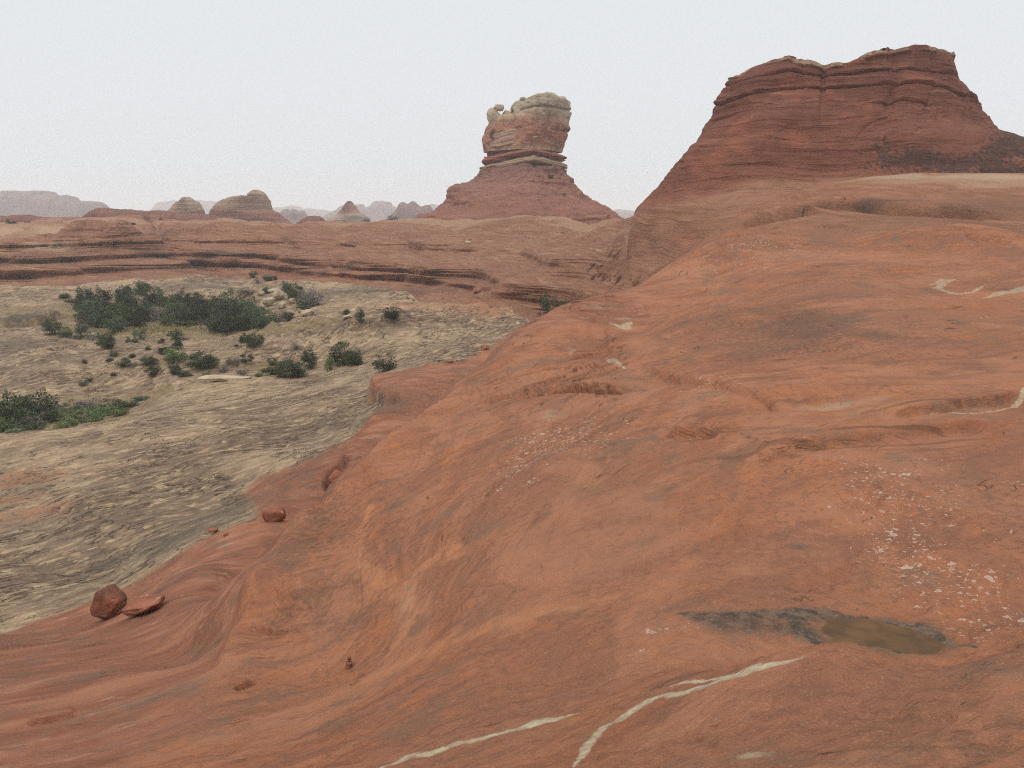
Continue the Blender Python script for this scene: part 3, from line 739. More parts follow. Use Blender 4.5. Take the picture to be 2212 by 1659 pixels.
    tan = n.mix(n.step(mot2, .40, .62), tan, n.ramp(mot, [(.32, (.17, .130, .096)), (.45, (.29, .225, .155)), (.56, (.39, .310, .215)), (.68, (.52, .43, .295))]))
    tan = n.mix(n.math('MULTIPLY', n.step(streak, .62, .70), .55), tan, (.53, .44, .28))
    tan = n.mix(n.math('MULTIPLY', n.step(streak, .40, .32), .55), tan, (.085, .067, .054))
    fleck = n.noise(n.comb(n.math('MULTIPLY', xr, .75), n.math('MULTIPLY', yr, 1.5), zz), 1.0, 9, 0.72)
    tan = n.mix(n.math('MULTIPLY', n.step(fleck, .575, .605), .8), tan, (.50, .41, .255))
    tcr = n.noise(n.comb(n.math('MULTIPLY', xr, .30), n.math('MULTIPLY', yr, 1.1), n.math('MULTIPLY', zz, 1.5)), 1.0, 5, 0.6)
    tcrack = n.math('MULTIPLY', n.step(n.math('ABSOLUTE', n.math('SUBTRACT', tcr, .5)), .020, .005), n.step(n.noise(co, .30, 4), .43, .53))
    tan = n.mix(n.math('MULTIPLY', tcrack, .85), tan, (.045, .035, .028))
    tan = n.mix(n.math('MULTIPLY', m2[2], n.step(mot, .40, .55)), tan, (.36, .165, .095))
    tan = n.mix(1.0, tan, (.94, .825, .82), 'MULTIPLY')
    col = n.mix(m1[0], red, tan)
    # pale bleached veins, dark varnish with painted ledge and pit shade
    palec = n.mix(n.step(fine, .35, .65), (.47, .395, .29), (.33, .25, .18))
    palec = n.mix(m3[0], palec, (.43, .30, .205))
    col = n.mix(n.math('MULTIPLY', m1[1], n.step(n.math('ADD', m1[1], n.math('MULTIPLY', n.math('SUBTRACT', fine, .5), 1.1)), .15, .42)), col, palec)
    darkc = n.mix(m1[0], (.095, .055, .042), (.085, .070, .058))
    col = n.mix(n.math('MULTIPLY', m1[2], n.step(n.math('ADD', n.math('MULTIPLY', m1[2], .30), n.math('ADD', n.math('MULTIPLY', fine, .75), n.math('ADD', n.math('MULTIPLY', bed, .4), n.math('MULTIPLY', wea, .4)))), .74, 1.0)), col, darkc)
    # soil and litter in the hollows
    soil = n.ramp(n.noise(co, 1.4, 6, 0.7), [(.35, (.12, .085, .055)), (.5, (.22, .145, .085)), (.65, (.24, .20, .11))])
    col = n.mix(n.step(n.math('ADD', m2[1], n.math('MULTIPLY', n.math('SUBTRACT', swirl, .5), .8)), .35, .65), col, soil)
    # lichen rosettes
    lw = n.vmath('ADD', co, n.scale(n.noise_col(co, 12.0, 4), 0.17))
    for sc, r0, r1 in ((4.5, .08, .34), (9.0, .10, .38), (20.0, .12, .36)):
        v = n.vor(lw, sc)
        rnd = n.sep(v['Color'])[0]
        rad = n.math('MULTIPLY', n.math('MULTIPLY_ADD', rnd, r1 - r0, r0), n.step(n.math('ADD', n.math('MULTIPLY', m2[0], .75), n.math('MULTIPLY', n.math('SUBTRACT', n.noise(co, .9, 3), .5), .9)), .05, .62))
        rad = n.math('MULTIPLY', rad, n.step(rnd, .45, .55))
        spot = n.step(n.math('SUBTRACT', n.math('MULTIPLY_ADD', grit, .10, v['Distance']), rad), .03, .0)
        spot = n.math('MULTIPLY', spot, n.math('MULTIPLY', n.step(rad, .03, .07), .8))
        core = n.mix(n.step(n.math('DIVIDE', v['Distance'], n.math('ADD', rad, .001)), .30, .55), (.33, .19, .13), (.46, .34, .28))
        col = n.mix(spot, col, core)
    # algae and silt where water stands
    col = n.mix(n.math('MULTIPLY', m3[1], .85), col, n.mix(fine, (.15, .095, .058), (.10, .070, .050)))
    col = n.mix(n.math('MULTIPLY', m4[1], n.step(n.math('ADD', m4[1], n.math('MULTIPLY', n.math('SUBTRACT', fine, .5), 1.3)), .10, .75)), col, n.mix(n.step(fine, .42, .62), (.062, .046, .039), (.15, .10, .078)))
    col = n.mix(n.math('MULTIPLY', n.step(grit, .54, .66), .42), col, n.mix(.5, col, (.03, .02, .015)))
    col = n.mix(n.math('MULTIPLY', n.step(grit, .46, .32), .16), col, (.62, .50, .40))
    # low scrub on the far plain
    col = n.mix(n.math('MULTIPLY', m3[2], .8), col, n.mix(n.noise(co, .05, 5), (.26, .14, .095), (.14, .12, .08)))
    col = n.mix(1.0, col, n.mix(m3[0], (.93, .945, .86), (.93, .87, .79)), 'MULTIPLY')
    n.color(col)
    h = n.math('MULTIPLY', bed, .09)
    h = n.math('MULTIPLY_ADD', crack, -.03, h)
    h = n.math('MULTIPLY_ADD', n.math('MULTIPLY', tcrack, m1[0]), -.08, h)
    h = n.math('MULTIPLY_ADD', fine, .065, h)
    h = n.math('MULTIPLY_ADD', grit, .007, h)
    h = n.math('MULTIPLY_ADD', n.math('MULTIPLY', mot, m1[0]), .25, h)
    h = n.math('MULTIPLY_ADD', n.math('MULTIPLY', n.noise(co, 1.1, 6, .65), m3[0]), .9, h)
    n.bump(h, 1.0, 0.9)
    return n.mat
MAT_GROUND = ground_material()
nr, nc = P3.shape[:2]
gq = grid_quads(nr, nc)
ground = mesh_obj('ground', P3.reshape(-1, 3), gq, MAT_GROUND, attrs={'zone_a': A1, 'zone_b': A2, 'zone_c': A3, 'zone_d': A4})
tag(ground, 'bare red and tan slickrock slopes falling to a wide hollow and a long ledged bench', 'ground', kind='structure')
from mathutils.bvhtree import BVHTree
_sub = 3
_Ps = P3[::_sub, ::_sub]
_bvh = BVHTree.FromPolygons([Vector(p) for p in _Ps.reshape(-1, 3).tolist()], grid_quads(_Ps.shape[0], _Ps.shape[1]).tolist())
def drop(x, y, z0=60.0):
    h = _bvh.ray_cast(Vector((x, y, z0)), Vector((0, 0, -1)))
    return h[0].z if h[0] is not None else ground_z(x, y)
def see(u, v, ymin=1.5):
    """where a line of sight first meets the finished ground beyond ymin"""
    a, p = ray(u, v); d = Vector((a, 1, p))
    h = _bvh.ray_cast(d * ymin, d.normalized())
    if h[0] is None or h[0].y > 330: return Vector(hit(u, v, ymin))
    return h[0]
# ------------------------------------------------------------------ buttes
def butte_material(name, stops, z0, z1, seed=0.0, varnish=0.5, streaks=0.5, bump=1.0, scale=1.0, calm_at=-1.0, blot=.2):
    """layered sandstone; the colour of each bed follows its height (zone attribute: R bed height 0..1, G varnish, B pale crust)"""
    n = NT(name)
    co = n.vmath('ADD', n.coord(), (seed * 13.1, seed * 7.7, 0.0)); x, y, z = n.sep(co)
    m = n.attr('zone_a')
    w = n.noise(co, .12 / scale, 3)
    zz = n.math('MULTIPLY_ADD', w, 3.0 * scale, z)
    bed = n.noise(n.comb(n.math('MULTIPLY', x, .10 / scale), n.math('MULTIPLY', y, .10 / scale), n.math('MULTIPLY', zz, 1.9 / scale)), 1.0, 8, 0.66)
    vert = n.noise(n.comb(n.math('MULTIPLY', x, .9 / scale), n.math('MULTIPLY', y, .9 / scale), n.math('MULTIPLY', z, .10 / scale)), 1.0, 5, 0.6)
    blotch = n.noise(co, .22 / scale, 6, 0.65)
    fine = n.noise(co, 2.6 / scale, 6, 0.66)
    calm = n.math('MULTIPLY_ADD', n.step(m[0], calm_at - .04, calm_at + .04), .33, .12)
    base = n.ramp(n.math('MULTIPLY_ADD', n.math('SUBTRACT', w, .5), .04, m[0]), stops)
    col = n.mix(n.math('MULTIPLY', n.step(bed, .46, .30), calm), base, n.mix(.5, base, (.05, .024, .02)))
    col = n.mix(n.math('MULTIPLY', n.step(bed, .56, .74), .45), col, n.mix(.5, col, (.50, .27, .18)))
    col = n.mix(n.math('MULTIPLY', n.step(vert, .54, .72), streaks), col, n.mix(.55, col, (.04, .022, .02)))
    col = n.mix(n.math('MULTIPLY', n.step(blotch, .50, .64), blot), col, n.mix(.55, col, (.34, .12, .065)))
    vz = n.step(n.math('ADD', n.math('MULTIPLY', m[1], .42), n.math('ADD', n.math('MULTIPLY', fine, .55), n.math('MULTIPLY', blotch, .5))), .72, .84)
    col = n.mix(n.math('MULTIPLY', vz, n.math('MULTIPLY', n.step(m[1], .02, .3), .85)), col, (.048, .030, .026))
    col = n.mix(n.math('MULTIPLY', m[2], n.step(fine, .30, .60)), col, (.42, .31, .205))
    col = n.mix(n.math('MULTIPLY', n.step(fine, .58, .74), .35), col, n.mix(.6, col, (.02, .012, .01)))
    n.color(col)
    h = n.math('MULTIPLY', bed, .55 * scale)
    h = n.math('MULTIPLY_ADD', fine, .14 * scale, h)
    h = n.math('MULTIPLY_ADD', vert, .25 * scale, h)
    n.bump(h, 1.0, bump)
    return n.mat

def trace(pts, Y):
    """silhouette points -> (z, x) arrays at distance Y, sorted by height"""
    q = np.array([at(u, v, Y) for u, v in pts])
    o = np.argsort(q[:, 2])
    return q[o, 2], q[o, 0]

def loft(name, zs, left, right, yc, hd, power=2.6, turn=0.0, ztop=None, disp=None, nth=500, mat=None, parent=None, zone=None, skew=0.0):
    th = np.linspace(0, 2 * math.pi, nth, endpoint=False) - math.pi
    c, s = np.cos(th + turn), np.sin(th + turn)
    ex = np.sign(c) * np.abs(c) ** (2 / power); ey = np.sign(s) * np.abs(s) ** (2 / power)
    ct, st = math.cos(-turn), math.sin(-turn)
    ux, uy = ex * ct - ey * st, ex * st + ey * ct
    ux = np.where(ux > 0, ux / ux.max(), ux / -ux.min()); uy = np.where(uy > 0, uy / uy.max(), uy / -uy.min())
    xl, xr = np.interp(zs, *left), np.interp(zs, *right)
    hdz = np.interp(zs, *hd) if isinstance(hd, tuple) else np.full(len(zs), float(hd))
    ycz = np.interp(zs, *yc) if isinstance(yc, tuple) else np.full(len(zs), float(yc))
    xc, hw = (xl + xr) / 2, (xr - xl) / 2
    xs = xc[:, None] + hw[:, None] * ux[None]
    ys = ycz[:, None] + hdz[:, None] * uy[None]
    xs = xs + skew * (ys - ycz[:, None])
    zg = np.repeat(zs[:, None], nth, 1)
    # close the top
    k = np.linspace(1, 0, 26)[1:]
    topx = xc[-1] + (xs[-1] - xc[-1])[None] * k[:, None]; topy = ycz[-1] + (ys[-1] - ycz[-1])[None] * k[:, None]
    xs = np.vstack([xs, topx]); ys = np.vstack([ys, topy]); zg = np.vstack([zg, np.full(topx.shape, zs[-1])])
    if ztop is not None:
        lim = ztop(xs, ys)
        d = lim - zg; b = 0.25
        zg = np.where(d > b, zg, np.where(d < -b, lim, lim - (d + b) ** 2 / (4 * b) * -1 * 0 - np.maximum(-d, 0) * 0 - 0 * d)) if False else np.minimum(zg, lim)
    P = np.stack([xs, ys, zg], -1)
    N = grid_normals(P, wrap=True)
    if N[len(zs) // 2, nth // 4 * 0, 0] * ux[0] < 0: N = -N
    if disp is not None:
        D = disp(P, N)
        P = P + N * D[..., None]
    P[-1] = P[-1].mean(0)
    z_ = zone(P) if zone is not None else np.zeros(P.shape)
    q = grid_quads(P.shape[0], nth, wrap=True)
    return mesh_obj(name, P.reshape(-1, 3), q, mat, parent, attrs={'zone_a': z_.reshape(-1, z_.shape[-1])})

# --- the big red butte on the right
YB = 108.0
bl = trace([(1380,760),(1384,540),(1395,453),(1415,432),(1435,409),(1455,380),(1474,350),(1492,328),(1509,310),(1527,288),(1547,262),(1562,232),(1573,207),(1580,192),(1590,179),(1609,163),(1619,155),(1626,149),(1631,140),(1641,128),(1659,100),(1679,85)], YB)
br = trace([(2850,540),(2650,440),(2420,360),(2300,318),(2212,293),(2171,282),(2151,258),(2134,236),(2137,226),(2134,218),(2122,206),(2108,195),(2092,181),(2077,168),(2074,151),(2062,134),(2052,118),(2049,98),(2048,85)], YB)
zb0, zb1 = -14.0, at(1800, 88, 100)[2]
rim = np.array([at(u, v, 101.0) for u, v in [(1560,150),(1604,152),(1610,146),(1627,136),(1650,129),(1680,127),(1706,126),(1712,133),(1730,139),(1752,141),(1768,147),(1780,149),(1800,143),(1830,139),(1855,133),(1863,127),(1880,120),(1895,114),(1909,110),(1940,105),(1969,101),(2010,100),(2049,98),(2100,98)]])
def rim_z(x, y):
    return np.interp(x * 101.0 / np.maximum(y, 60), rim[:, 0], rim[:, 2]) + 0.05 * (y - 101) * 0.2
def big_disp(P, N):
    x, y, z = P[..., 0], P[..., 1], P[..., 2]
    wall = 1 - sstep(.5, .9, N[..., 2])
    D = 1.0 * fbm(x / 16, y / 16, z / 16, 3) + 0.35 * fbm(x / 4, y / 4, z / 4, 3)
    zt = z - 0.02 * (x - 40) + 0.35 * fbm(x / 12, y / 12, z / 12, 2)
    D += wall * sstep(-2, 6, z) * (0.17 * fbm(x / 26, y / 26, zt * 0.75, 4, .6) + 0.05 * perlin(x / 8, y / 8, zt * 2.6))
    # joint cracks
    cr = np.abs(perlin(x / 5.5 + 3, y / 5.5, z / 40)); D -= wall * 0.16 * np.exp(-(cr / .03) ** 2) * sstep(6, 10, z)
    xk = at(1773, 250, 98)[0] * y / 98.0
    D -= wall * 0.5 * np.exp(-((x - xk) / 0.3) ** 2) * sstep(8, 13.5, z)
    xk2 = at(1925, 250, 98)[0] * y / 98.0 + 0.4 * np.sin(z)
    D -= wall * 0.45 * np.exp(-((x - xk2) / 0.5) ** 2) * sstep(9, 11, z) * sstep(-.5, -2, z - rim_z(x, y))
    # main recessed parting under the caprock
    u_ = np.array([(1590,208),(1640,198),(1690,193),(1740,192),(1770,195),(1820,189),(1889,186),(1941,182),(2000,182),(2080,190)]); q = np.array([at(a, b, 99.0) for a, b in u_])
    zl_ = np.interp(x * 99 / y, q[:, 0], q[:, 2]) + 0.15 * fbm(x / 3, y / 3, 0 * x, 2)
    g = z - zl_; brk0 = sstep(-.5, .0, perlin(x / 8 + 1, y / 8, 0 * x))
    D += wall * ((-0.32 * np.exp(-(g / 0.12) ** 2)) * (.35 + .65 * brk0) + np.where(g > 0, .35 * np.exp(-g / 1.0), 0))
    brk = sstep(-.1, .3, perlin(x / 9 + 5, y / 9, 0 * x)); brk2 = sstep(-.2, .2, perlin(x / 7 + 9, y / 7, 0 * x + 3))
    q2 = np.array([at(a, b, 98.0) for a, b in [(1560,240),(1650,228),(1750,225),(1880,224),(1950,214),(2010,222),(2140,228)]])
    g2 = z - np.interp(x * 98 / y, q2[:, 0], q2[:, 2]) - 0.2 * fbm(x / 5, y / 5, 0 * x, 2)
    D += wall * brk * (-0.22 * np.exp(-(g2 / 0.12) ** 2) + np.where(g2 > 0, .3 * np.exp(-g2 / .7), 0))
    q3 = np.array([at(a, b, 100.0) for a, b in [(1600,168),(1700,160),(1760,166),(1850,160),(1930,148),(2060,146)]])
    g3 = z - np.interp(x * 100 / y, q3[:, 0], q3[:, 2]) - 0.15 * fbm(x / 4, y / 4, 0 * x, 2)
    D += wall * brk2 * (-0.2 * np.exp(-(g3 / 0.12) ** 2) + np.where(g3 > 0, .35 * np.exp(-g3 / .7), 0))
    # overhanging cap slabs
    gt = z - rim_z(x, y)
    D += wall * np.where(gt > -0.5, 0.35, 0) * sstep(-.25, .2, fbm(x / 3, y / 3, 0 * x, 2))
    return D
def big_zone(P):
    x, y, z = P[..., 0], P[..., 1], P[..., 2]
    bd = np.interp(x * 98 / y, [10, 16, 26, 40], [-.6, .8, 3.2, 3.6]) + .25 * fbm(x / 3, y / 3, z / 3, 3)
    a = np.where(z > bd, .49 + .51 * (z - bd) / (zb1 - bd), .49 * (z - zb0) / (bd - zb0))
    v = np.zeros_like(z); c = np.zeros_like(z)
    for (u_, vv, sx, sz, st) in [(2080,350,9,2.0,.8),(1930,320,6,2.0,.6),(2160,370,8,1.6,.8),(1990,345,7,2.2,.8),(1870,345,5,2.5,.5),(2010,235,5,2.5,.45),(2100,260,4,2.0,.5),(1700,235,5,1.5,.35),(2200,310,6,3,.8),(1800,285,9,1.5,.35)]:
        q = at(u_, vv, 93); xp = x * 93 / y; zp = z * 93 / y
        v = np.maximum(v, st * np.exp(-((xp - q[0]) / sx) ** 2 - ((zp - q[2]) / sz) ** 2))
    gt = z - rim_z(x, y)
    c = sstep(-0.35, -0.05, gt) * 0.55 * sstep(-.2, .2, fbm(x / 3, y / 3, z, 2) + .05)
    return np.stack([a, v, c], -1)
RED_BEDS = [(0, (.262, .130, .084)), (.475, (.262, .128, .082)), (.505, (.190, .074, .046)), (.56, (.150, .057, .036)), (.68, (.160, .061, .038)), (.78, (.132, .050, .033)), (.88, (.118, .045, .031)), (1.0, (.140, .058, .040))]
MAT_BIG = butte_material("red_butte_rock", RED_BEDS, zb0, zb1, 1.0, bump=0.8, streaks=.35, calm_at=.49, blot=.5)
zs = np.concatenate([np.linspace(zb0, 1.5, 110, endpoint=False), np.linspace(1.5, zb1, 420)])
big = empty('red_butte', (float(at(1830, 400, 100)[0]), 105.0, 0.0))
tag(big, 'broad dark red butte with a notched flat top rising from the slickrock at the right', 'rock butte')
def under(o, root):
    o.parent = root; o.matrix_parent_inverse = Matrix.Translation(-Vector(root.location)); return o
wall_b = loft('layered_wall', zs, bl, br, (np.array([-14, -5, 2, 18.]), np.array([116., 113, 112, 108])), (np.array([-14, -5, 2.5, 8, 13, 18.]), np.array([36, 26, 20, 15.0, 10.5, 7.])), 2.3, 0, rim_z, big_disp, 1500, MAT_BIG, None, big_zone, 0.30)
under(wall_b, big)

# --- the pillar butte in the middle
YP = 262.0
px = lambda u: at(u, 300, YP)[0]
pz = lambda v: at(1150, v, YP)[2]
PILLAR_X = px(1152)
pil = empty('pillar_butte', (PILLAR_X, YP, -3.0))
tag(pil, 'tall banded sandstone pillar with a pale blocky cap on a red cone', 'rock pillar')
def arch(x, amt=1.0):
    """beds rise towards the corner that faces us"""
    return amt * 0.16 * np.abs(x - PILLAR_X)
def pil_disp(amp, bedamp, freq, crack):
    def f(P, N):
        x, y, z = P[..., 0], P[..., 1], P[..., 2]
        wall = 1 - sstep(.55, .95, N[..., 2])
        za = z + arch(x)
        D = amp * fbm(x / 9, y / 9, z / 9, 3) + .4 * amp * fbm(x / 2.2, y / 2.2, z / 2.2, 3)
        D += wall * bedamp * fbm(x / 30, y / 30, za * freq, 4, .6)
        D -= wall * crack * np.exp(-(perlin(x / 6 + 11, y / 6, z / 50) / .05) ** 2)
        return D
    return f
def zone_by_height(z0, z1, a=1.0, var=None, crust=None):
    def f(P):
        x, y, z = P[..., 0], P[..., 1], P[..., 2]
        za = z + arch(x, a)
        v = var(P) if var else np.zeros_like(z); c = crust(P) if crust else np.zeros_like(z)
        return np.stack([(za - z0) / (z1 - z0), v, c], -1)
    return f
# cone
cl = trace([(880,500),(905,468),(926,460),(940,452),(954,444),(963,430),(975,409),(985,402),(999,398),(1017,389),(1028,379),(1036,371),(1040,366)], YP)
cr_ = trace([(1390,500),(1365,482),(1344,472),(1325,458),(1309,448),(1290,440),(1278,434),(1262,418),(1249,406),(1243,398),(1232,384),(1221,371),(1219,366)], YP)
z0, z1 = -9.0, pz(362)
MAT_CONE = butte_material("pillar_cone_rock", [(0, (.30, .14, .09)), (.16, (.31, .135, .085)), (.30, (.175, .078, .054)), (.55, (.200, .086, .058)), (.80, (.215, .098, .068)), (1, (.16, .078, .06))], z0, z1, 2.0, scale=2.0, bump=.7, streaks=.3)
under(loft('talus_cone', np.linspace(z0, z1, 220), cl, cr_, YP + 4, (np.array([-9, 0, 8, 13.5]), np.array([48, 34, 20, 14.])), 2.0, 0.7, None, pil_disp(1.1, .75, .55, .3), 700, MAT_CONE, None, zone_by_height(z0, z1, 1.0)), pil)
# neck of alternating beds
nl = trace([(1040,375),(1035,371),(1036,364),(1034,361),(1036,355),(1041,345),(1045,343),(1041,340),(1044,333),(1048,327),(1050,322),(1046,318),(1046,312)], YP)
nr_ = trace([(1216,375),(1220,371),(1222,366),(1226,362),(1227,352),(1225,343),(1220,342),(1226,339),(1222,332),(1216,326),(1212,320),(1215,317),(1216,312)], YP)
z0n, z1n = pz(373), pz(312)
Hn = z1n - z0n
def nz(v): return (pz(v) - z0n + arch(np.array(px(1120)))) / (Hn + 4.5)
def neck_disp(P, N):
    x, y, z = P[..., 0], P[..., 1], P[..., 2]
    za = z + arch(x)
    D = .35 * fbm(x / 5, y / 5, z / 5, 3) + .18 * fbm(x / 40, y / 40, za * 2.2, 3)
    for v, dep, w in [(364, 1.9, 0.85), (341.5, 1.6, .55), (322, 1.1, .9)]:
        zc = pz(v) + arch(np.array(px(1120)))
        D -= 1.0 * dep * np.exp(-((za - zc) / w) ** 4)
    return D
bt, rd, dk = (.36, .26, .165), (.25, .095, .063), (.115, .048, .038)
MAT_NECK = butte_material("pillar_neck_rock", [(0, dk), (nz(360), dk), (nz(358.5), bt), (nz(345), (.30, .20, .125)), (nz(343.5), dk), (nz(341), dk), (nz(339.5), rd), (nz(327), rd), (nz(325.5), dk), (nz(317.5), dk), (nz(316), (.33, .22, .15))], z0n, z1n, 3.0, scale=2.0, bump=.6, streaks=.3)
zs_n = np.linspace(z0n, z1n + 3.5, 160)
under(loft('banded_neck', zs_n, nl, nr_, YP + 4, (np.array([-50, 80.]), np.array([13.5, 13.5])), 2.8, 0.75, None, neck_disp, 700, MAT_NECK, None, zone_by_height(z0n, z0n + Hn + 4.5, 1.0)), pil)
# cap block
kl = trace([(1048,326),(1046,318),(1046,300),(1048,283),(1050,276),(1054,268),(1056,262),(1060,256),(1064,253),(1066,245),(1090,200)], YP)
kr = trace([(1214,326),(1215,318),(1221,305),(1226,293),(1230,280),(1232.5,275),(1231,262),(1233.5,243),(1233,232),(1231.5,216),(1229,212),(1226,208),(1200,195)], YP)
z0c, z1c = pz(327), pz(203)
top = np.array([at(u, v, YP) for u, v in [(1040,255),(1060,254),(1086,252),(1099,250),(1103,243),(1106,232),(1110,225),(1113,222),(1122,219),(1139,215),(1155,210),(1173,207.5),(1190,206),(1208,206),(1220,208.5),(1228,212),(1232,217),(1240,230)]])
def cap_top(x, y):
    return np.interp(x, top[:, 0], top[:, 2]) - 0.012 * (y - YP) ** 2 * 0.6
def cap_disp(P, N):
    x, y, z = P[..., 0], P[..., 1], P[..., 2]
    wall = 1 - sstep(.6, .95, N[..., 2])
    D = .8 * fbm(x / 8, y / 8, z / 8, 3) + .3 * fbm(x / 2, y / 2, z / 2, 3)
    za = z + arch(x, .4)
    # a slanting lip under the pale crown and a parting between knob side and main block
    zc = pz(236) + 0.10 * (x - px(1180)); D -= wall * .7 * np.exp(-((za - zc) / .35) ** 2) * (x > px(1120))
    zc2 = pz(283); D -= wall * .5 * np.exp(-((za - zc2 - .05 * (x - PILLAR_X)) / .3) ** 2) * (x > px(1190))
    xg = px(1106) + .35 * np.sin(z * .8); D -= wall * 1.1 * np.exp(-((x - xg) / .55) ** 2) * sstep(pz(286), pz(270), z) * sstep(pz(236), pz(246), z)
    D += wall * .25 * perlin(x / 1.6, y / 1.6, z / 25)
    return D
def cap_var(P):
    x, y, z = P[..., 0], P[..., 1], P[..., 2]
    v = np.zeros_like(x)
    for (u_, vv, sx, sz, st) in [(1065,293,1.4,2.2,.9),(1150,275,6,2,.35),(1210,276,4,1.6,.6),(1140,281,2,3,.5)]:
        v = np.maximum(v, st * np.exp(-((x - px(u_)) / sx) ** 2 - ((z - pz(vv)) / sz) ** 2))
    return v
cz = lambda v: (pz(v) - z0c) / (z1c - z0c) * .93
MAT_CAP = butte_material("pillar_cap_rock", [(0, (.34, .24, .16)), (cz(318), (.32, .19, .12)), (cz(308), (.33, .16, .10)), (cz(290), (.29, .125, .08)), (cz(268), (.27, .13, .085)), (cz(254), (.29, .175, .11)), (cz(244), (.35, .255, .165)), (cz(236), (.31, .25, .175)), (cz(225), (.32, .26, .185)), (1, (.34, .285, .205))], z0c, z1c, 4.0, scale=2.0, bump=.6, streaks=.5)
under(loft('cap_block', np.linspace(z0c, z1c, 200), kl, kr, YP + 4, (np.array([8, 30, 36, 42.]), np.array([13.5, 14, 12.5, 9])), 3.2, 0.75, cap_top, cap_disp, 800, MAT_CAP, None, zone_by_height(z0c, z1c, .35, cap_var)), pil)

# ------------------------------------------------------------------ boulders
def boulder_material(name, a, b, dark=.4, fleck=(.55, .47, .36)):
    n = NT(name); co = n.coord()
    nz_ = n.noise(co, 1.3, 6, .65); f = n.noise(co, 7, 6, .7)
    col = n.mix(n.step(nz_, .38, .62), a, b)
    col = n.mix(n.math('MULTIPLY', n.step(f, .52, .70), dark), col, (.05, .03, .024))
    col = n.mix(n.math('MULTIPLY', n.step(n.noise(co, 3.1, 5, .7), .62, .70), .55), col, fleck)
    n.color(col)
    n.bump(n.math('MULTIPLY_ADD', f, .05, n.math('MULTIPLY', nz_, .1)), 1.0, .8)
    return n.mat
MAT_RB = boulder_material("red_boulder_rock", (.19, .072, .043), (.27, .105, .062))
MAT_DB = boulder_material("dark_boulder_rock", (.10, .052, .038), (.23, .085, .045), .55, (.42, .35, .29))
MAT_PB = boulder_material("pale_boulder_rock", (.31, .235, .155), (.41, .325, .225), .35)
MAT_BB = boulder_material("brown_boulder_rock", (.17, .085, .055), (.24, .12, .08), .4)
MAT_BLK = boulder_material("dull_red_boulder_rock", (.20, .085, .055), (.26, .12, .08), .4)
MAT_KNOB = boulder_material("pale_cap_rock", (.33, .26, .175), (.40, .32, .23), .35, (.42, .27, .18))

def rock_mesh(seed, dims, angular=0.6, sub=3, pts=26):
    """an angular block: hull of random points, edges cut and worn"""
    r = random.Random(seed); bm = bmesh.new()
    for i in range(pts):
        d = Vector((r.gauss(0, 1), r.gauss(0, 1), r.gauss(0, 1))).normalized()
        m = max(abs(d.x), abs(d.y), abs(d.z))
        d = d / (m ** angular) * r.uniform(.88, 1.0)
        bm.verts.new(d)
    g = bmesh.ops.convex_hull(bm, input=bm.verts)
    bmesh.ops.delete(bm, geom=[v for v in bm.verts if not v.link_faces], context='VERTS')
    bmesh.ops.triangulate(bm, faces=bm.faces)
    bmesh.ops.bevel(bm, geom=list(bm.edges), offset=.07, segments=2, affect='EDGES', profile=.6)
    bmesh.ops.triangulate(bm, faces=bm.faces)
    for _ in range(sub):
        es = [e for e in bm.edges if e.calc_length() > .16]
        if not es: break
        bmesh.ops.subdivide_edges(bm, edges=es, cuts=1, use_grid_fill=False)
        bmesh.ops.triangulate(bm, faces=bm.faces)
    bm.normal_update()
    co = np.array([v.co for v in bm.verts]); no = np.array([v.normal for v in bm.verts])
    d = .06 * fbm(co[:, 0] * 1.6 + seed, co[:, 1] * 1.6, co[:, 2] * 1.6, 4) + .02 * fbm(co[:, 0] * 7 + seed, co[:, 1] * 7, co[:, 2] * 7, 2)
    co = (co + no * d[:, None])
    co /= np.abs(co).max(0)
    co = co * (np.array(dims) / 2)
    for v, c in zip(bm.verts, co): v.co = c
    me = bpy.data.meshes.new('boulder'); bm.to_mesh(me); bm.free()
    me.polygons.foreach_set('use_smooth', [True] * len(me.polygons))
    return me

def boulder(name, u, v, w, h, dep, mat, label, cat='boulder', seed=1, rz=0.0, tilt=0.0, ymin=1.5, sink=.12, angular=.6, group=None, loc=None, sub=3):
    """u, v = foot of the stone in the picture; w, h = its size in picture points there"""
    c = Vector(loc) if loc is not None else see(u, v, ymin)
    k = c.length / FPX
    W, H = w * k, h * k
    me = rock_mesh(seed, (W, W * dep, H), angular, sub); me.materials.append(mat)
    o = bpy.data.objects.new(name, me)
    o.location = (c.x, c.y + W * dep * .35, c.z + H * (.5 - sink)); o.rotation_euler = (0, tilt, rz)
    COL.objects.link(o)
    return tag(o, label, cat, group)

boulder('boulder', 231, 1340, 62, 66, .8, MAT_DB, 'upright dark boulder with a pale streak on the red ledge', seed=3, tilt=.25, ymin=20, sink=.05)
boulder('boulder', 297, 1334, 100, 42, .7, MAT_RB, 'long low rust red boulder leaning against the upright dark one', seed=8, tilt=-.22, ymin=20, sink=.15, rz=.1)
boulder('boulder', 590, 1128, 46, 32, .7, MAT_RB, 'squared red block at the edge of the red rock by the grey slab', seed=12, tilt=-.25, ymin=28, angular=.85)
boulder('boulder', 459, 1152, 20, 14, .8, MAT_RB, 'small red stone on the grey slab beside the squared block', seed=14, ymin=26)
boulder('stone', 487, 1158, 13, 7, .8, MAT_RB, 'tiny flat red stone just right of the small red stone', 'stone', seed=15, ymin=26)
boulder('boulder', 728, 1062, 46, 60, .8, MAT_RB, 'red boulder half hidden behind the round shoulder of the slope', seed=16, ymin=31, angular=.8)
boulder('boulder', 1047, 757, 17, 13, .9, MAT_RB, 'red block alone on the tan rock beyond the red wedge', seed=21, ymin=62, angular=.8)
boulder('boulder', 972, 783, 15, 8, .9, MAT_BB, 'brown boulder, right one of the pair at the tip of the red wedge', seed=22, ymin=62)
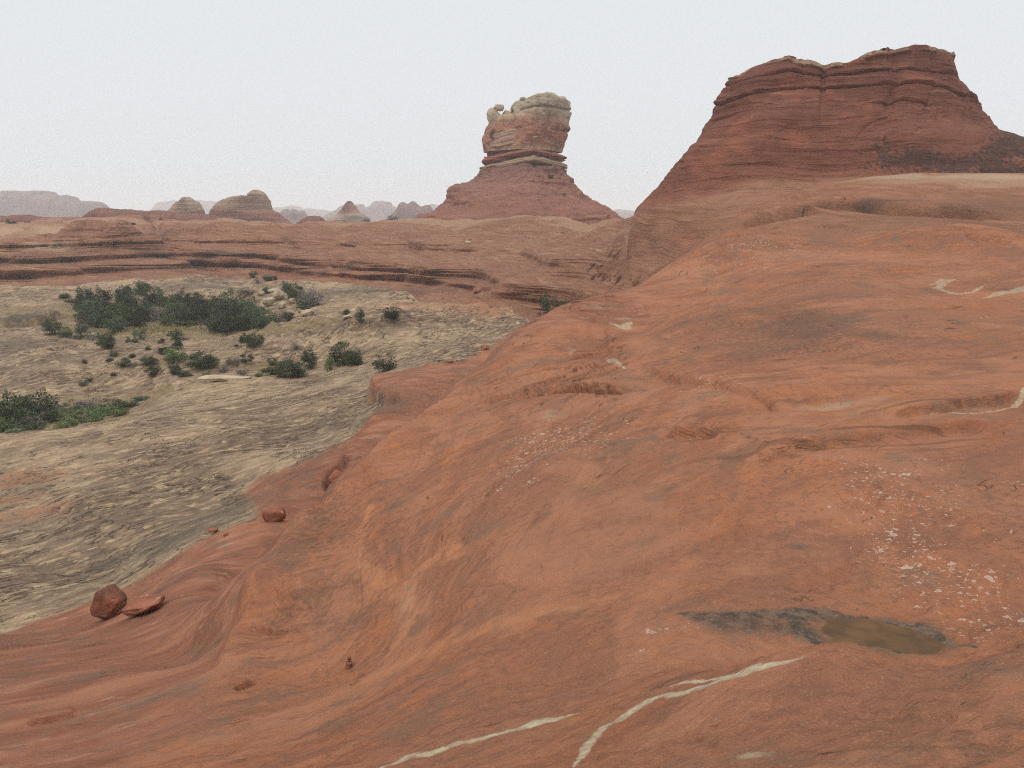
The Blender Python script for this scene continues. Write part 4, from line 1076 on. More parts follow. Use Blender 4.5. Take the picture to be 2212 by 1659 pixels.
boulder('boulder', 951, 781, 12, 7, .9, MAT_BB, 'brown boulder, left one of the pair at the tip of the red wedge', seed=23, ymin=62)
boulder('stone', 1078, 714, 9, 6, .9, MAT_BB, 'small brown stone near the juniper at the foot of the slope, left of two', 'stone', seed=24, ymin=75)
boulder('stone', 1096, 718, 9, 6, .9, MAT_BB, 'small brown stone near the juniper at the foot of the slope, right of two', 'stone', seed=25, ymin=75)
boulder('boulder', 1010, 527, 14, 8, .8, MAT_PB, 'lone pale boulder on the smooth red bench below the pillar', seed=26, ymin=110)
boulder('stone', 1016, 519, 6, 4, .8, MAT_BB, 'small stone just uphill of the lone pale boulder on the bench', 'stone', seed=27, ymin=110)
# pale boulder pile beside the grove
for i, (u_, v_, w_, h_, lb) in enumerate([(579,664,28,30,'large pale boulder at the left of the pile beside the grove'),(600,650,26,26,'rounded pale boulder standing at the top of the pile beside the grove'),(607,668,34,20,'low wide pale boulder at the front of the pile beside the grove'),(618,648,24,16,'pale boulder at the upper right of the pile beside the grove'),(630,655,16,12,'yellowish boulder under the right end of the pile beside the grove'),(563,640,22,12,'flat pale boulder behind the left of the pile beside the grove'),(585,632,34,10,'long pale slab along the top of the pile beside the grove'),(662,684,42,16,'long pale slab lying right of the pile with a dark hollow beneath'),(646,677,12,10,'small pale boulder between the pile and the long slab')]):
    boulder('boulder', u_, v_, w_, h_, .8, MAT_PB, lb, seed=31 + i, ymin=100, sink=.1, rz=i * .4, tilt=.15 * math.sin(i * 2.1), group='pale boulders beside the grove')
boulder('rock_slab', 480, 823, 110, 9, .4, MAT_PB, 'long flat pale slab at the edge of the rock bench below the shrubs', 'rock slab', seed=45, ymin=72, angular=.9)
boulder('rock_slab', 750, 690, 36, 14, .6, MAT_PB, 'low pale slab sticking out of the slope left of two small junipers', 'rock slab', seed=46, ymin=95, tilt=-.2)
boulder('rock_slab', 190, 725, 24, 6, .6, MAT_PB, 'small tan slab among the brush in front of the grove', 'rock slab', seed=47, ymin=100)
boulder('boulder', 1030, 634, 26, 14, .7, MAT_BLK, 'fallen red block under the bench ledge, left of three', seed=51, ymin=90, group='fallen blocks under the bench ledge')
boulder('boulder', 1050, 630, 22, 14, .7, MAT_BLK, 'fallen red block under the bench ledge, middle of three', seed=52, ymin=90, group='fallen blocks under the bench ledge')
boulder('boulder', 1066, 633, 14, 8, .7, MAT_BLK, 'fallen red block under the bench ledge, smallest of three', seed=53, ymin=90, group='fallen blocks under the bench ledge')
for i, (u_, v_, w_, h_, lb) in enumerate([(880,646,8,5,'dark stone on the grey rock under the bench, leftmost of a loose row'),(893,650,7,4,'dark stone on the grey rock under the bench, second of a loose row'),(900,640,6,4,'dark stone on the grey rock under the bench, uppermost of a loose row'),(957,646,6,4,'dark stone on the grey rock under the bench, rightmost of a loose row')]):
    boulder('stone', u_, v_, w_, h_, .8, MAT_BB, lb, 'stone', seed=61 + i, ymin=100, group='loose stones under the bench')
# knob, its little cap, and loose pieces on the pillar
def on_pillar(u, v, Y=YP): return at(u, v, Y)
def pillar_rock(name, u, v, w, h, dep, Y, mat, label, cat, seed, tilt=0, angular=.45):
    c = at(u, v, Y); k = Y / FPX
    me = rock_mesh(seed, (w * k, w * k * dep, h * k), angular, 3, 40); me.materials.append(mat)
    o = bpy.data.objects.new(name, me); o.location = c; o.rotation_euler = (0, tilt, .2 * seed); COL.objects.link(o)
    return tag(o, label, cat)
pillar_rock('balanced_rock', 1066, 250, 43, 33, .9, YP - 1, MAT_KNOB, 'rounded pale knob overhanging the left edge of the pillar top', 'balanced rock', 71, 0, .3)
pillar_rock('balanced_rock', 1077, 233, 29, 15, .8, YP - 1, MAT_KNOB, 'small pale rock perched on the rounded knob of the pillar', 'balanced rock', 72, -.25, .3)
pillar_rock('balanced_rock', 1095, 249, 32, 24, .8, YP, MAT_KNOB, 'pale saddle rock wedged between the knob and the main cap of the pillar', 'balanced rock', 73, .1)
pillar_rock('rock_slab', 1156, 296, 25, 7, .6, YP - 11.2, MAT_KNOB, 'pale flat slab resting on the ledge at the front corner of the pillar', 'rock slab', 74)
boulder('boulder', 1264, 474, 110, 11, .3, MAT_BLK, 'low red block at the right foot of the pillar cone', seed=75, loc=at(1264, 476, 222), angular=.8, tilt=-.08)

# stone cairn
c = see(755, 1442, 8)
cairn = empty('stone_cairn', c); tag(cairn, 'little cairn of stacked dark red stones on the bare slope', 'cairn')
zc = -0.01
for i, (w_, h_, dx) in enumerate([(22, 6, -.01), (15, 5, .01), (17, 6, -.005), (12, 5, .012), (14, 6, .0)]):
    k = c.length / FPX
    me = rock_mesh(80 + i, (w_ * k, w_ * k * .8, h_ * k), .7, 2, 18); me.materials.append(MAT_BB if i % 2 else MAT_RB)
    s = bpy.data.objects.new('stone', me); COL.objects.link(s); s.parent = cairn
    s.location = (dx, 0, zc + h_ * k * .5); s.rotation_euler = (0, .06 * (-1) ** i, i * 1.1); zc += h_ * k * .92

# rain pool
bm = bmesh.new()
pp = [hit(u, v, 9.0) for u, v in [(1735,1345),(1760,1333),(1800,1332),(1840,1338),(1890,1342),(1930,1342),(1980,1352),(2030,1368),(2060,1382),(2060,1393),(1980,1398),(1880,1398),(1800,1394),(1760,1378)]]
zp = min(drop(*hit(1850, 1364, 9.0)[:2]), drop(*hit(1990, 1374, 9.0)[:2])) + .07
pc = np.mean(pp, axis=0); pp = [pc + (p - pc) * 1.35 for p in pp]
for p in pp: bm.verts.new((p[0], p[1], 0))
bm.faces.new(bm.verts); me = bpy.data.meshes.new('water'); bm.to_mesh(me); bm.free()
n = NT('silty_water'); co = n.coord()
n.color(n.mix(n.step(n.noise(co, 2.2, 5, .6), .35, .65), (.135, .078, .042), (.080, .052, .032))); n.b.inputs['Roughness'].default_value = .6; n.b.inputs['Specular IOR Level'].default_value = .0
me.materials.append(n.mat); water = bpy.data.objects.new('water', me); water.location = (0, 0, zp); COL.objects.link(water)
tag(water, 'shallow greenish brown rain pool in a hollow of the red rock', 'pool', kind='structure')
# ------------------------------------------------------------------ far rock formations
def ridge(name, tr, Y, depth, zb, mat, label, cat='mesa', prof=None, rough=1.0, jag=0.0, z_shift=0.0, seed=0, bed=.5, n=None, kind=None):
    """a free-standing wall of rock: crest traced in the picture, real foot, cliff, talus and thickness"""
    prof = prof or [(-1, 0), (-.72, .22), (-.55, .42), (-.5, .62), (-.44, .86), (-.3, .97), (0, 1), (.3, .97), (.44, .8), (.55, .4), (1, 0)]
    us = [q[0] for q in tr]; n = n or int((max(us) - min(us)) * 1.1) + 30
    u_ = np.linspace(min(us), max(us), n); v_ = np.interp(u_, us, [q[1] for q in tr])
    q = np.array([at(a, b, Y) for a, b in zip(u_, v_)])
    H = np.maximum(q[:, 2] + z_shift - zb, .2)
    if jag: H = H + jag * (.6 * fbm(q[:, 0] / (8 * rough) + seed, 0 * q[:, 0], 0 * q[:, 0], 4) + .5 * np.round(2.4 * perlin(q[:, 0] / (11 * rough) + 5 + seed, 0 * q[:, 0], 0 * q[:, 0]))) * sstep(0, 5 * jag, H)
    t = np.linspace(-1, 1, 90); f = np.interp(t, *zip(*prof))
    end = np.sqrt(np.clip(np.minimum(np.arange(n), np.arange(n)[::-1]) / 12.0, 0.05, 1))
    xs = q[:, 0][None] + 0 * t[:, None]; ys = Y + t[:, None] * depth * end[None]; zs_ = zb + f[:, None] * H[None]
    P = np.stack([xs, ys, zs_], -1); N = grid_normals(P)
    x, y, z = P[..., 0] + seed * 31, P[..., 1], P[..., 2]
    x, y, z = x / rough, y / rough, z / rough
    D = rough * (2.4 * fbm(x / 12, y / 12, z / 30, 4) + bed * 1.9 * fbm(x / 90, y / 90, z * .45, 4, .6))
    butt = rough * 2.2 * (ridged(x / 12, y / 40, z / 70, 3) - .5)
    mid = np.sin(np.clip(f, 0, 1) * math.pi)[:, None]
    P[..., 1] -= (D + butt) * np.abs(N[..., 1]) * np.where(t < 0, 1, -1)[:, None] * (.3 + mid); P[..., 2] += .35 * D * f[:, None] * .5
    zone = np.stack([np.clip((P[..., 2] - zb) / (H.max() + 1e-6), 0, 1), 0 * D, 0 * D], -1)
    o = mesh_obj(name, P.reshape(-1, 3), grid_quads(len(t), n), mat, attrs={'zone_a': zone.reshape(-1, 3)})
    if kind: return tag(o, label, cat, kind=kind)
    return tag(o, label, cat)

MAT_MESA = butte_material("mesa_rock", [(0, (.10, .055, .042)), (.3, (.115, .048, .036)), (.55, (.14, .06, .043)), (.8, (.17, .10, .072)), (1, (.13, .088, .07))], 0, 1, 5.0, scale=14.0, bump=1.0, streaks=.7)
MAT_RIDGE = butte_material("red_ridge_rock", [(0, (.18, .09, .062)), (.5, (.135, .058, .042)), (1, (.14, .062, .045))], 0, 1, 6.0, scale=2.5, bump=.6)
MAT_DOME = butte_material("dome_rock", [(0, (.17, .072, .05)), (.30, (.18, .075, .053)), (.40, (.17, .07, .05)), (.50, (.23, .125, .085)), (.60, (.26, .17, .115)), (1, (.30, .225, .16))], 0, 1, 7.0, scale=2.2, bump=.6)
MAT_SPIRE = butte_material("spire_rock", [(0, (.23, .165, .12)), (.66, (.26, .19, .14)), (.71, (.22, .10, .07)), (1, (.21, .085, .058))], 0, 1, 8.0, scale=3.0, bump=.5)
ridge('mesa', [(-320,452),(-300,412),(-120,414),(0,413),(39,415),(82,418),(108,425),(134,430),(155,430),(170,434),(190,436),(209,440),(213,452),(218,470)], 1900, 150, -30, MAT_MESA, 'long hazy pinkish mesa with cliffs on the skyline at the far left', jag=15.0, rough=4, seed=1)
ridge('mesa', [(325,470),(345,449),(353,447),(355,436),(400,435),(440,437),(473,437),(520,440),(584,447),(652,451),(722,455),(800,457),(830,475)], 4000, 260, -30, MAT_MESA, 'faint blue grey mesa in deep haze behind the two pale domes', jag=14, rough=6.5, seed=2)
ridge('mesa', [(690,480),(712,462),(738,446),(760,441),(789,443),(803,440),(817,437),(830,438),(845,441),(856,449),(880,452),(900,470)], 2600, 150, -30, MAT_MESA, 'hazy grey cliff block behind the red spire left of the pillar', jag=14, rough=5, seed=3)
ridge('mesa', [(905,480),(920,447),(933,442),(950,441),(1000,443),(1010,470)], 3300, 140, -30, MAT_MESA, 'hazy mesa end showing just left of the pillar cone', jag=4, rough=5, seed=4)
ridge('mesa', [(1240,480),(1290,458),(1334,453),(1350,454),(1386,457),(1440,456),(1480,470)], 3000, 200, -30, MAT_MESA, 'hazy mesa seen through the gap between pillar and red butte', jag=3, rough=5, seed=5)
ridge('rock_ridge', [(826,480),(842,465),(852,455),(859,448),(863,440),(868,437),(873,437),(880,443),(886,440),(891,436),(897,436),(901,440),(908,446),(918,443),(928,443),(932,450),(938,468),(948,480)], 1250, 50, -26, MAT_RIDGE, 'jagged red ridge with two rounded towers just left of the pillar', 'ridge', rough=2.3, jag=1.5, seed=6)
ridge('rock_ridge', [(590,480),(604,462),(612,455),(618,451),(624,452),(629,458),(633,451),(639,452),(643,459),(648,455),(654,455),(659,463),(672,480)], 1500, 45, -26, MAT_MESA, 'small cluster of hazy red needles right of the double dome', 'ridge', rough=2.5, seed=7)
ridge('rock_ridge', [(640,482),(653,474),(661,469),(668,467),(680,466),(690,467),(696,470),(704,480)], 420, 10, -14, MAT_RIDGE, 'low red mound on the rim left of the red spire', 'ridge', rough=.7, seed=8)
ridge('rock_ridge', [(186,476),(196,466),(206,458),(212,452),(222,448),(240,448),(255,451),(271,450),(285,454),(310,455),(335,454),(360,456),(390,460),(420,461),(450,463),(458,466),(470,468),(490,474)], 372, 22, -14, MAT_RIDGE, 'low red ledge running along the rim under the left dome', 'ridge', rough=.9, jag=.5, seed=9)
ridge('rock_ridge', [(-200,470),(-100,464),(0,464),(40,465),(80,467),(130,468),(170,469),(200,474)], 350, 18, -12, MAT_RIDGE, 'thin dark red rim ledge at the far left below the mesa', 'ridge', rough=.8, jag=.4, seed=10)
# the two pale domes and the spire: lofted all round
def dome(name, lt, rt, tp, Y, hd, zb, mat, label, cat, power=2.2, amp=.6, bed=.28, nth=420, scale=1.0):
    l_ = trace(lt, Y); r_ = trace(rt, Y); tq = np.array([at(u, v, Y) for u, v in tp])
    z1 = tq[:, 2].max()
    ft = lambda x, y: np.interp(x * Y / y, tq[:, 0], tq[:, 2])
    def dsp(P, N):
        x, y, z = P[..., 0], P[..., 1], P[..., 2]
        w = 1 - sstep(.5, .95, N[..., 2])
        return amp * fbm(x / 11, y / 11, z / 11, 3) + .3 * amp * fbm(x / 3, y / 3, z / 3, 2) + w * bed * fbm(x / 60, y / 60, z * .5, 4, .6)
    zn = lambda P: np.stack([np.clip((P[..., 2] - zb) / (z1 - zb), 0, 1), 0 * P[..., 0], 0 * P[..., 0]], -1)
    o = loft(name, np.linspace(zb, z1, 200), l_, r_, Y, hd, power, .3, ft, dsp, nth, mat, None, zn)
    return tag(o, label, cat)
dome('rock_dome', [(355,480),(364,462),(367,455),(376,447),(386,438),(391,433),(395,428),(402,425)], [(446,480),(438,463),(434,453),(428,443),(421,434),(415,428),(411,425)], [(360,440),(386,436),(393,428),(400,425.5),(409,425),(416,429),(422,434),(440,440)], 470, 12, -9, MAT_DOME, 'smaller pointed pale dome on the rim, the left one of two', 'rock dome')
dome('rock_dome', [(445,485),(456,468),(459,458),(461,448),(466,440),(474,434),(482,430),(500,420),(505,410)], [(630,485),(616,473),(605,465),(597,459),(589,457),(584,453),(582,440),(580.5,430),(578,422),(572,415),(565,409)], [(455,452),(460,447),(466,440),(475,434),(483,431),(495,428),(509,426),(522,424.5),(533,425),(536,421),(540,415),(546,412),(551,411),(558,411.5),(566,414),(573,418),(578,424),(582,432),(590,440)], 470, 17, -9, MAT_DOME, 'larger pale topped dome on the rim with a rounded head at its right end', 'rock dome', power=2.4)
dome('rock_spire', [(690,492),(703,476),(722,468),(729,464),(735,455),(740,448),(745,441),(749,437)], [(815,492),(798,478),(789,466),(779,458),(771,451),(765,443),(762,438)], [(720,466),(735,455),(741,447),(748,438),(752,434.5),(758,434.5),(762,438),(768,447),(780,462)], 700, 22, -20, MAT_SPIRE, 'red spire with a rounded head standing on a pale tan foot', 'rock spire', amp=.5)
# ------------------------------------------------------------------ trees and shrubs
def leaf_material(name, a, b, c):
    n = NT(name)
    oi = n.t.nodes.new('ShaderNodeObjectInfo').outputs['Random']
    co = n.coord()
    k = n.noise(co, 5.0, 3, .6)
    col = n.mix(n.step(k, .36, .64), a, b)
    col = n.mix(n.math('MULTIPLY', n.step(n.noise(co, 14.0, 2), .55, .7), .6), col, c)
    hs = n.t.nodes.new('ShaderNodeHueSaturation')
    n.put(hs.inputs['Hue'], n.math('MULTIPLY_ADD', oi, .035, .462)); n.put(hs.inputs['Value'], n.math('MULTIPLY_ADD', oi, 1.2, .5)); n.put(hs.inputs['Color'], col)
    n.color(hs.outputs[0])
    n.b.inputs['Roughness'].default_value = .8
    return n.mat
LEAF = {'juniper': leaf_material('juniper_foliage', (0.034, 0.051, 0.028), (0.062, 0.085, 0.042), (0.096, 0.112, 0.056)),
        'pinyon': leaf_material('pinyon_foliage', (0.043, 0.070, 0.028), (0.078, 0.112, 0.040), (0.124, 0.147, 0.062)),
        'bright': leaf_material('bright_shrub_foliage', (.070, .092, .030), (.105, .125, .045), (.16, .17, .08)),
        'grey': leaf_material('grey_brush_foliage', (0.109, 0.096, 0.081), (0.155, 0.143, 0.118), (0.202, 0.194, 0.171)),
        'low': leaf_material('low_shrub_foliage', (0.062, 0.078, 0.043), (0.101, 0.112, 0.065), (0.155, 0.155, 0.101))}
nb = NT('bark'); nbc = nb.coord()
nb.color(nb.mix(nb.noise(nbc, 9, 4), (.10, .075, .058), (.22, .185, .155))); MAT_BARK = nb.mat

def tube(vs, fs, p, q, r0, r1, k=5):
    p, q = np.array(p), np.array(q); d = q - p; d = d / (np.linalg.norm(d) + 1e-9)
    a = np.cross(d, (0.3, 0.1, 1.0)); a /= np.linalg.norm(a) + 1e-9; b = np.cross(d, a)
    s = len(vs)
    for c_, r in ((p, r0), (q, r1)):
        for i in range(k):
            t = 2 * math.pi * i / k; vs.append(c_ + r * (math.cos(t) * a + math.sin(t) * b))
    for i in range(k): fs.append((s + i, s + (i + 1) % k, s + k + (i + 1) % k, s + k + i))

def make_plant(kind, seed, nblob, leaves, leaf, flat=1.0, twist=0.0, shape='round'):
    """unit plant (1 m wide, 1 m high): tapered forked trunk, crown of leaf sprays"""
    r = random.Random(seed); vs, fs = [], []
    tips = []
    for i in range(nblob):
        for _ in range(30):
            x, y = r.uniform(-.5, .5), r.uniform(-.5, .5); z = r.uniform(.10, 1.0)
            if shape == 'round': lim = .5 * math.sqrt(max(0, 1 - ((z - .45) / .56) ** 2))
            elif shape == 'cone': lim = .5 * (1.05 - z) ** .7
            else: lim = .5 * (1 - .6 * z)
            if x * x + y * y < lim * lim and x * x + y * y > (lim * .25) ** 2 * (z < .8): break
        tips.append(np.array((x, y, z)))
    trunk_top = np.array((r.uniform(-.06, .06) + twist, r.uniform(-.06, .06), .42))
    mid = np.array((r.uniform(-.05, .05) + twist * .4, 0, .2))
    tube(vs, fs, (0, 0, -.08), mid, .045, .035); tube(vs, fs, mid, trunk_top, .035, .024)
    for t in tips:
        s = mid + (trunk_top - mid) * r.random() if t[2] > .25 else mid * .6
        e_ = s + (t - s) * .55 + np.array((0, 0, -.02)); tube(vs, fs, s, e_, .016, .010, 4); tube(vs, fs, e_, t, .010, .004, 3)
    trunk = (np.array(vs), np.array(fs))
    g = np.random.RandomState(seed)
    P, Q = [], []
    for t in tips:
        rad = r.uniform(.10, .19) * (1.15 - .35 * t[2])
        m = int(leaves * (rad / .14) ** 2)
        d = g.normal(size=(m, 3)); d /= np.linalg.norm(d, axis=1, keepdims=True)
        c = t + d * (g.rand(m, 1) ** .45) * rad * np.array((1.15, 1.15, .78 * flat))
        c[:, 2] = np.maximum(c[:, 2], .01)
        P.append(c); Q.append(d)
    P = np.vstack(P); Q = np.vstack(Q); m = len(P)
    up = Q + g.normal(size=(m, 3)) * .7 + np.array((0, 0, .5)); up /= np.linalg.norm(up, axis=1, keepdims=True)
    sd_ = np.cross(up, g.normal(size=(m, 3))); sd_ /= np.linalg.norm(sd_, axis=1, keepdims=True)
    L_ = leaf * g.uniform(.6, 1.4, (m, 1)); W_ = L_ * .42
    V = np.stack([P - sd_ * W_, P + up * L_ * .5 - sd_ * W_ * .3, P + up * L_, P + sd_ * W_], 1).reshape(-1, 3)
    F = np.arange(m * 4).reshape(-1, 4)
    return trunk, (V, F), kind

KINDS_ = {}
def register(key, *a, **k): KINDS_[key] = [make_plant(a[0], sd, *a[1:], **k) for sd in (1, 2, 3, 4)]
register('juniper', 'juniper', 46, 62, .050)
register('pinyon', 'pinyon', 40, 60, .055)
register('open', 'juniper', 24, 55, .055, shape='round', twist=.12)
register('tall', 'juniper', 44, 60, .055, shape='cone')
register('shrub', 'low', 22, 60, .075, shape='low')
register('bright', 'bright', 30, 55, .065, shape='round')
register('grey', 'grey', 34, 30, .055, shape='round')
PLANT_NAME = {'juniper': ('juniper_tree', 'juniper tree'), 'pinyon': ('pinyon_tree', 'pinyon tree'), 'open': ('juniper_tree', 'juniper tree'), 'tall': ('juniper_tree', 'juniper tree'), 'shrub': ('desert_shrub', 'shrub'), 'bright': ('desert_shrub', 'shrub'), 'grey': ('dry_bush', 'dry bush')}
_made = {}; _cnt = {}; prand = random.Random(99)
def plant(key, u, v, w, h, label, group, ymin=60, Y=None, loc=None, zoff=0.0):
    """u, v = foot of the plant in the picture; w, h = its size in picture points there"""
    if loc is not None: c = Vector(loc)
    elif Y is not None:
        a = ray(u, v)[0]; c = Vector((a * Y, Y, drop(a * Y, Y)))
    else: c = see(u, v, ymin)
    k = c.length / FPX
    i = _cnt.get(key, 0) % 4; _cnt[key] = _cnt.get(key, 0) + 1
    nm, cat = PLANT_NAME[key]; s = prand.uniform(.92, 1.14)
    root = empty(nm, (c.x, c.y, c.z + zoff), prand.uniform(0, 6.28), (w * k * s, w * k * s, h * k * 1.02))
    tag(root, label, cat, group)
    if (key, i) not in _made:
        tr, cr, kd = KINDS_[key][i]
        t = mesh_obj('trunk', tr[0], tr[1], MAT_BARK, root); f = mesh_obj('crown', cr[0], cr[1], LEAF[kd], root, smooth=False)
        _made[(key, i)] = (t, f)
    else:
        for src in _made[(key, i)]:
            d = src.copy(); COL.objects.link(d); d.parent = root
    return root

def q4(x, y): return .4016 * x, 555.2 + .4016 * y
GROVE = 'junipers and pinyons of the grove'
def place(rows, group, ymin, auto=None):
    for i, (x, yb, yt, w, key, lb) in enumerate(rows):
        u, v = q4(x, yb)
        plant(key, u, v, w * .4016, (yb - yt) * .4016, lb, group, ymin)
# the dense grove below the pale wall; rows at growing distance are kept apart by ymin
back = [(460,275,160,70,'juniper','small juniper at the far left back corner of the grove under the pale wall'),(545,300,170,120,'juniper','broad dark juniper in the back row at the left of the grove'),(672,280,125,85,'tall','tall pointed juniper rising above the left half of the grove'),(690,330,190,130,'juniper','wide juniper directly below the tall pointed one in the grove'),(765,200,125,75,'pinyon','rounded pinyon alone on the pale wall above the grove'),(815,260,172,80,'juniper','juniper at the back of the grove right of the rounded one on the wall'),(860,262,170,55,'tall','narrow upright juniper at the back of the grove below the wall'),(925,300,195,100,'juniper','juniper left of the middle at the back edge of the grove'),(985,300,178,85,'juniper','juniper with a raised top at the middle of the back edge of the grove'),(1060,310,203,120,'juniper','broad juniper right of the middle at the back edge of the grove'),(1150,300,213,110,'pinyon','greener pinyon at the back edge of the grove beside the dark domed juniper'),(1237,330,185,125,'juniper','dark dome shaped juniper standing highest in the right half of the grove'),(1330,340,213,120,'juniper','dark juniper left of the pale boulder pile'),(1390,345,255,90,'juniper','juniper touching the left foot of the pale boulder pile')]
mid = [(440,335,222,95,'juniper','juniper at the left edge of the grove by the dark rock lip'),(500,360,238,115,'juniper','broad juniper in the middle row, first from the left end of the grove'),(580,372,240,115,'juniper','broad juniper in the middle row, second from the left end of the grove'),(650,372,258,115,'pinyon','lighter pinyon in the middle row under the tall pointed juniper'),(730,362,252,125,'juniper','dark juniper in the middle row right of the lighter pinyon'),(795,350,240,95,'juniper','juniper in the middle row beside the small sandy gap of the grove'),(870,352,262,100,'grey','greyish sparse bush in the middle of the grove'),(940,352,252,105,'pinyon','light green pinyon just right of the greyish bush in the grove'),(1010,357,250,105,'juniper','juniper in the middle row above the pale green shrubs'),(1090,357,238,105,'juniper','juniper in the middle row right of the one above the pale green shrubs'),(1180,350,230,95,'pinyon','pinyon in the middle row below the dark domed juniper'),(1275,375,240,120,'juniper','large dark juniper in the right middle of the grove'),(1360,385,268,110,'juniper','large dark juniper in front of the boulder pile'),(1440,385,290,100,'juniper','juniper below the pale boulder pile'),(1500,352,280,90,'grey','grey brush under the right end of the boulder pile'),(1555,342,285,70,'shrub','shrub at the right tip of the grove beside the long pale slab')]
front = [(520,382,300,95,'juniper','low juniper at the front left of the grove'),(620,402,318,95,'juniper','juniper at the front of the grove that reaches furthest forward on the left'),(740,377,308,78,'juniper','small juniper at the front of the grove left of the grassy edge'),(1160,405,282,100,'juniper','juniper at the front of the grove beside the grassy edge'),(1232,408,288,120,'juniper','dark juniper at the front of the grove over the grey rock hump'),(1312,390,298,100,'pinyon','pinyon at the front right of the grove'),(1400,388,318,90,'juniper','low juniper at the front right corner of the grove'),(895,368,318,60,'shrub','low shrub at the sandy front edge of the grove'),(1000,372,340,120,'bright','pale yellow green shrub at the front edge of the grove'),(1080,370,345,90,'bright','second pale yellow green shrub, just right of the first, at the front of the grove'),(450,395,315,60,'grey','grey bush at the left front corner of the grove')]
place(back, GROVE, 118); place(mid, GROVE, 108); place(front, GROVE, 100)
rows = [(285,428,345,85,'juniper','dark round juniper left of the grove, the larger of two side by side'),(355,430,380,68,'juniper','dark round juniper left of the grove, the smaller of two side by side'),(572,492,400,95,'juniper','dark juniper alone in front of the left part of the grove'),(500,450,395,80,'grey','blue grey brush between the grove and the lone dark juniper'),(440,440,370,80,'shrub','greenish shrub in front of the left end of the grove'),(757,447,378,75,'open','open crowned juniper with a visible trunk in front of the grove'),(705,462,428,60,'shrub','low shrub left of the open crowned juniper'),(945,445,398,65,'pinyon','upper of the stacked pinyons on the small rock rise'),(955,492,442,55,'tall','thin dark juniper between the upper pinyon and the round one'),(945,562,485,100,'pinyon','round mid green pinyon at the left of the middle clump'),(1075,602,508,155,'juniper','widest dark juniper of the middle clump with hanging grey twigs'),(880,520,478,62,'shrub','dark shrub left of the thin juniper'),(798,500,478,32,'shrub','tiny shrub on the grey rock rise'),(870,465,440,42,'shrub','small green shrub between open juniper and stacked pinyons'),(988,443,425,58,'grey','grey twiggy bush right of the upper pinyon'),(610,530,498,36,'shrub','small juniper shrub on the rim of the grey rise'),(590,560,540,42,'shrub','tiny round shrub below the rim of the grey rise'),(668,585,543,85,'shrub','olive shrub in the hollow of the grey rise'),(722,590,565,52,'grey','grey bush beside the olive shrub'),(710,540,522,44,'shrub','flat dark shrub above the olive shrub'),(800,582,533,80,'juniper','small round juniper left of the middle clump'),(827,640,585,65,'bright','thin light green shrub on the pale rock below the middle clump'),(938,602,560,55,'shrub','dark shrub under the round pinyon'),(945,632,592,55,'juniper','dark little juniper by the edge of the pale rock bench'),(988,642,608,65,'juniper','spreading low juniper on the edge of the pale rock bench'),(1018,642,624,38,'shrub','tiny shrub at the right end of the spreading low juniper'),(1112,642,608,45,'bright','bright green little shrub on the pale rock bench'),(1207,617,580,65,'grey','grey bush left of the right hand clump'),(1252,572,540,75,'grey','wide grey bush above the grassy pocket'),(1322,572,513,78,'open','small pinyon rising out of the wide grey bush'),(1300,632,600,72,'grey','grey bush at the front of the grassy pocket'),(1390,645,620,38,'bright','small yellowish shrub at the edge of the pale rock'),(1466,582,533,42,'bright','small light green shrub left of the upright juniper'),(1462,632,583,85,'pinyon','rounded lighter shrub at the left of the right hand clump'),(1572,642,545,165,'juniper','broad flat juniper at the middle of the right hand clump'),(1667,602,498,85,'juniper','upright open juniper at the right of the right hand clump'),(1612,645,608,95,'open','dark twisted juniper with bare limbs leaning over the rock'),(1850,580,455,135,'juniper','tallest full juniper standing alone right of the clump'),(1905,582,498,100,'juniper','lower juniper grown into the right side of the tallest lone one'),(1775,605,545,55,'bright','light green low shrub at the left foot of the tallest lone juniper'),(2065,608,523,115,'open','ragged juniper on the rock close to the red wedge'),(2125,612,575,70,'grey','grey green brush right of the ragged juniper'),(1367,487,408,90,'juniper','leaning juniper at the nose of the pale rock hump'),(1318,457,412,62,'shrub','dense green shrub just behind the leaning juniper'),(1592,497,458,85,'grey','grey bush below the pale rock hump'),(1940,347,283,62,'juniper','left of two small junipers on the open tan rock'),(2106,332,268,75,'juniper','right of two small junipers on the open tan rock'),(1862,308,283,55,'shrub','low shrub behind the slab left of the two small junipers'),(1995,738,712,45,'grey','grey tuft at the tip of the grey rock under the red lip'),(450,690,653,42,'shrub','tiny dark shrub beside the crescent crack on the pale rock'),(480,666,648,28,'shrub','tiny round shrub upslope of the crescent crack'),(612,639,621,32,'shrub','tiny round shrub alone on the pale rock'),(455,570,554,30,'shrub','tiny shrub on the left rim of the grey rise'),(1690,575,560,30,'shrub','tiny shrub behind the upright open juniper'),(1270,478,468,24,'shrub','tiny dark tuft on the rock left of the leaning juniper')]
place(rows, 'scattered trees and shrubs of the rock hollow', 72)
